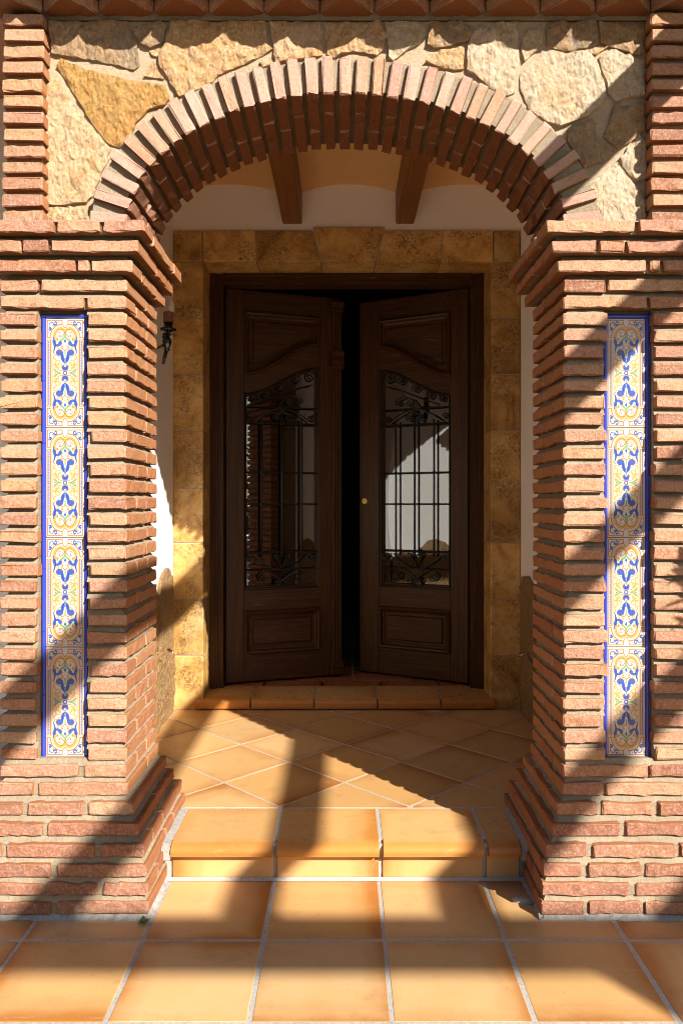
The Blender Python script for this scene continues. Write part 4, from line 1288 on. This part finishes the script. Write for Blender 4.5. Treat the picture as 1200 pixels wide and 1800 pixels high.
        for r in range(5): b.f += [(r * n + k, r * n + (k + 1) % n, (r + 1) * n + (k + 1) % n, (r + 1) * n + k) for k in range(n)]
        lk = part(b, 'lock_cylinder', M['brass'])
        b = MB(); b.box(uc_ - 0.0016, uc_ + 0.0016, -0.0112, -0.0100, zc - 0.007, zc + 0.007); part(b, 'keyhole', M['iron'], lk)
    return root
leaf('l', 'dark walnut door leaf with fluted pilaster along its free edge, ajar')
leaf('r', 'dark walnut door leaf with brass lock, sunlit wall mirrored in its glass')

# hall behind the door
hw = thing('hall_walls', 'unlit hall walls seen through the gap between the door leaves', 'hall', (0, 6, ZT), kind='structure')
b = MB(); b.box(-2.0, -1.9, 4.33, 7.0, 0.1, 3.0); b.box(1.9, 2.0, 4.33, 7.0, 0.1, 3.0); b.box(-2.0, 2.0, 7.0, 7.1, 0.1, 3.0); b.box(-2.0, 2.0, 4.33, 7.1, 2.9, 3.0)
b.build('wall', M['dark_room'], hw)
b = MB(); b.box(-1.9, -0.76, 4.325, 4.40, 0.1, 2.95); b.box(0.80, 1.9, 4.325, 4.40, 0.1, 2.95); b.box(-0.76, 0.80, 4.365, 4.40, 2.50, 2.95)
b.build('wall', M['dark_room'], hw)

# ================================================================== WALL LAMP
lx, ly = -0.785, 3.40
lamp = thing('wall_lamp', 'black iron candle wall lamp with frosted bulb on the white side wall', 'wall lamp', (WXL, ly, 1.95))
k_ = ly / F
zz_ = lambda y: PZ(y, ly)
b = MB(); h = zz_(521) - zz_(549)
b.lathe([(0.0001, h), (0.004, h * 0.95), (0.010, h * 0.74), (0.0155, h * 0.45), (0.0165, h * 0.25), (0.013, 0.0), (0.0001, 0.0)], (0.010, 0, zz_(549)), 20)
b.v = [(x + lx - 0.008 + 0.010, y + ly, z) for x, y, z in b.v]; b.build('bulb', M['bulb'], lamp, smooth=True)
b = MB(); b.lathe([(0.0001, zz_(549)), (0.0215, zz_(549)), (0.022, zz_(552)), (0.0215, zz_(560)), (0.0225, zz_(567)), (0.0001, zz_(567))], (lx, ly, 0), 18); b.build('candle_sleeve', M['candle'], lamp, smooth=False)
b = MB(); b.lathe([(0.0001, zz_(566)), (0.021, zz_(566)), (0.019, zz_(575)), (0.036, zz_(578)), (0.037, zz_(580)), (0.020, zz_(582)), (0.009, zz_(584)), (0.008, zz_(590)), (0.0001, zz_(590))], (lx, ly, 0), 20); b.build('drip_pan', M['lamp_iron'], lamp, smooth=True)
b = MB(); b.lathe([(0.0001, zz_(589)), (0.010, zz_(590)), (0.015, zz_(594)), (0.0215, zz_(599)), (0.019, zz_(605)), (0.013, zz_(611)), (0.0125, zz_(614)), (0.015, zz_(615)), (0.009, zz_(617)), (0.0001, zz_(617))], (lx - 0.006, ly, 0), 8)
b.build('body', M['lamp_iron'], lamp)
b = MB(); b.tube([(lx - 0.008, ly, zz_(615)), (lx - 0.016, ly, zz_(628)), (lx - 0.024, ly, zz_(640))], 0.0085, 8, 0.0075); b.build('tail', M['lamp_iron'], lamp, smooth=True)
for a in (0.3, 2.4, 4.4):
    b = MB(); dx, dy = math.cos(a), math.sin(a)
    P = [(0.006, 0.0), (0.020, 0.004), (0.032, -0.004), (0.038, -0.022)]
    wd = [0.006, 0.011, 0.010, 0.001]
    for (r_, z), w in zip(P, wd):
        for q in (-1, 1): b.v += [(lx + dx * r_ - dy * w * q, ly + dy * r_ + dx * w * q, zz_(588) + z)]
    n0 = len(b.v)
    b.v += [(x, y, z - 0.002) for x, y, z in b.v]
    for i in range(3):
        b.f += [(2 * i, 2 * i + 1, 2 * i + 3, 2 * i + 2), (n0 + 2 * i, n0 + 2 * i + 2, n0 + 2 * i + 3, n0 + 2 * i + 1), (2 * i, 2 * i + 2, n0 + 2 * i + 2, n0 + 2 * i), (2 * i + 1, n0 + 2 * i + 1, n0 + 2 * i + 3, 2 * i + 3)]
    b.build('curled_leaf', M['lamp_iron'], lamp)
b = MB(); b.tube([(lx - 0.006, ly, zz_(604)), (lx - 0.05, ly, zz_(612)), (lx - 0.09, ly, zz_(606)), (WXL + 0.006, ly, zz_(600))], 0.006, 8); b.build('arm', M['lamp_iron'], lamp, smooth=True)
b = MB(); b.prism_xz([(-0.03, -0.06), (0.03, -0.06), (0.035, 0), (0.03, 0.06), (-0.03, 0.06), (-0.035, 0)], 0, 0.008, 0.002)
b.v = [(-y + WXL + 0.0085, ly + x, z + zz_(600)) for x, y, z in b.v]; b.build('wall_plate', M['lamp_iron'], lamp)

# ================================================================== HOUSE FRONT BESIDE THE PORCH, PERGOLA, PLANTS
for s, lab in ((-1, 'white house front set back behind the left pillar'), (1, 'white house front set back behind the right pillar')):
    a0, a1 = sorted((s * 1.09, s * 6.0))
    w_ = thing('house_wall', lab, 'wall', ((a0 + a1) / 2, 4.2, 0))
    b = MB(); b.box(a0, a1, 4.12, 4.32, -0.05, 4.6); b.build('render', M['white'], w_)
    b = MB(); b.box(a0 - (0.3 if s < 0 else 0), a1, 2.85, 4.5, 4.25, 4.36); b.build('eave', M['roof'], w_)  # unseen eave added to keep the house wall in shade

per = thing('pergola', 'timber pergola of parallel beams over the terrace, standing outside the picture', 'pergola', (2.7, 0, 0))
def beam(name, x0, x1, y0, y1, z0, z1):
    L = max(x1 - x0, y1 - y0, z1 - z0); b = MB()
    c = ((x0 + x1) / 2, (y0 + y1) / 2, (z0 + z1) / 2)
    d = (x1 - x0, y1 - y0, z1 - z0); ax = d.index(max(d))
    hx, hy, hz = d[ax] / 2, [q for i, q in enumerate(d) if i != ax][0] / 2, [q for i, q in enumerate(d) if i != ax][1] / 2
    b.box(-hx, hx, -hy, hy, -hz, hz)
    rot = (0, 0, 0) if ax == 0 else ((0, 0, math.radians(90)) if ax == 1 else (0, math.radians(90), 0))
    return b.build(name, M['pergola_wood'], per, c, rot)
ZC = 3.0
for c_, w in ((-1.588, 0.115), (-0.900, 0.08), (-0.285, 0.06), (0.37, 0.07), (0.99, 0.08)):
    xc = ZC + c_
    beam('rafter', xc - w / 2, xc + w / 2, -1.72, 1.93, ZC - 0.06, ZC + 0.06)
beam('cross_beam', 1.15, 4.7, -1.835, -1.725, ZC - 0.07, ZC + 0.065)
for x in (1.30, 3.68, 4.6):
    bb = beam('post', x - 0.075, x + 0.075, -1.85, -1.71, -0.01, ZC - 0.07)
beam('wall_beam', 1.30, 4.7, 1.932, 2.03, ZC - 0.06, ZC + 0.06)
beam('post', 4.5, 4.62, 1.935, 2.02, -0.01, ZC - 0.061)

def leaf_quad(b, p, d, up, L, W):
    d = d.normalized(); sd = d.cross(up).normalized(); nm = sd.cross(d)
    pts = [p, p + d * L * 0.35 + sd * W * 0.5 + nm * L * 0.03, p + d * L * 0.7 + sd * W * 0.38, p + d * L - nm * L * 0.08, p + d * L * 0.7 - sd * W * 0.38, p + d * L * 0.35 - sd * W * 0.5 + nm * L * 0.03, p + d * L * 0.5 - nm * L * 0.02]
    b.add(pts, [(0, 1, 6), (1, 2, 6), (2, 3, 6), (3, 4, 6), (4, 5, 6), (5, 0, 6)])
sh = thing('oleander_shrub', 'tall leafy oleander beside the right pillar, outside the picture', 'shrub', (1.74, 1.66, 0))
rr = random.Random(21); lb = MB(); sb = MB()
for k in range(12):
    a = rr.uniform(0, 6.28); tip = Vector((1.70 + 0.22 * math.cos(a) * rr.random(), 1.68 + 0.2 * math.sin(a) * rr.random(), rr.uniform(1.25, 1.70)))
    base = Vector((1.76 + rr.uniform(-.04, .04), 1.66 + rr.uniform(-.04, .04), 0.0))
    mid = base.lerp(tip, 0.55) + Vector((0.06, 0, 0.12))
    P = [base.lerp(mid, t) .lerp(mid.lerp(tip, t), t) for t in [i / 8 for i in range(9)]]
    sb.tube(P, 0.008, 5, 0.003)
    for i in range(26):
        t = rr.uniform(0.68, 1.0); q = base.lerp(mid, t).lerp(mid.lerp(tip, t), t)
        d = Vector((rr.uniform(-1, 1), rr.uniform(-1, 1), rr.uniform(-0.3, 0.9)))
        leaf_quad(lb, q, d, Vector((0, 0, 1)), rr.uniform(0.05, 0.10), rr.uniform(0.014, 0.022))
sb.build('stem', M['stem'], sh); lb.build('foliage', M['leaf'], sh)

# small weed in the joint at the foot of the lamp-side pillar
wd = thing('weed', 'tiny green weed growing in the joint at the foot of the left pillar', 'weed', (PX(250, 2.2), 2.215, 0.002))
b = MB(); rr = random.Random(4)
for k in range(9):
    a = k * 2.4; d = Vector((math.cos(a), math.sin(a), 0.35))
    leaf_quad(b, Vector(wd.location) + Vector((0, 0, 0.003)), d, Vector((0, 0, 1)), rr.uniform(0.014, 0.026), 0.010)
b.build('leaf', M['leaf'], wd)
# crumb of set mortar on the floor by the right plinth
b = MB(); rr = random.Random(9); n = 12
for (sc, z) in ((1.0, 0.0), (0.9, 0.006), (0.55, 0.012)):
    b.v += [((0.034 + 0.008 * rr.uniform(-1, 1)) * sc * math.cos(6.283 * k / n), (0.016 + 0.004 * rr.uniform(-1, 1)) * sc * math.sin(6.283 * k / n), z + rr.uniform(-.001, .001)) for k in range(n)]
for r in range(2): b.f += [(r * n + k, r * n + (k + 1) % n, (r + 1) * n + (k + 1) % n, (r + 1) * n + k) for k in range(n)]
b.f += [tuple(range(2 * n, 3 * n))]
o = b.build('mortar_crumb', M['cement'], None, (0.553, 2.335, 0.001), (0, 0, -0.35))
o['label'] = 'flat grey lump of mortar on the tile beside the right plinth'; o['category'] = 'mortar lump'

# ================================================================== ADDED TREES AND HEDGE BEHIND THE VIEWER, CUTTING SKY LIGHT
def crown(b, c, R, n, L, rr):
    for i in range(n):
        v = Vector((rr.gauss(0, 1), rr.gauss(0, 1), rr.gauss(0, 1))).normalized() * (rr.random() ** 0.4)
        k = 0.8 + 0.4 * noise.noise(v * 2.3 + Vector(c))
        p = Vector(c) + Vector((v.x * R[0], v.y * R[1], v.z * R[2])) * k
        leaf_quad(b, p, Vector((rr.uniform(-1, 1), rr.uniform(-1, 1), rr.uniform(-1, 0.6))), Vector((rr.uniform(-.3, .3), rr.uniform(-.3, .3), 1)), L * rr.uniform(.7, 1.3), L * 0.6)
rr = random.Random(33)
for (x, y, h, lab) in ((-7.5, -8.0, 7.5, 'tall added tree screening the sky, farthest to the side of the lamp'), (-2.6, -9.5, 8.5, 'tallest added tree screening the sky behind the viewer'), (1.4, -8.6, 5.6, 'smallest added tree screening the sky behind the viewer')):
    t = thing('screen_tree', lab, 'tree', (x, y, -0.06), 'added trees screening the sky')
    b = MB(); b.tube([(x, y, -0.06), (x + 0.1, y, h * 0.3), (x - 0.05, y + 0.1, h * 0.62)], 0.17, 9, 0.07); b.build('trunk', M['stem'], t)
    b = MB(); crown(b, (x, y, h * 0.6), (h * 0.38, h * 0.33, h * 0.38), 2600, 0.30, rr); b.build('crown', M['leaf'], t)
hg = thing('screen_hedge', 'added unseen hedge closing the garden facing the porch', 'screen_hedge', (0, -10.8, -0.06))
b = MB()
for i in range(5000):
    leaf_quad(b, Vector((rr.uniform(-14, 14), -10.6 + rr.gauss(0, 0.25), rr.uniform(0, 3.1))), Vector((rr.uniform(-1, 1), rr.uniform(-1, 1), rr.uniform(-1, 1))), Vector((0.1, 0, 1)), 0.3, 0.18)
b.build('foliage', M['leaf'], hg)
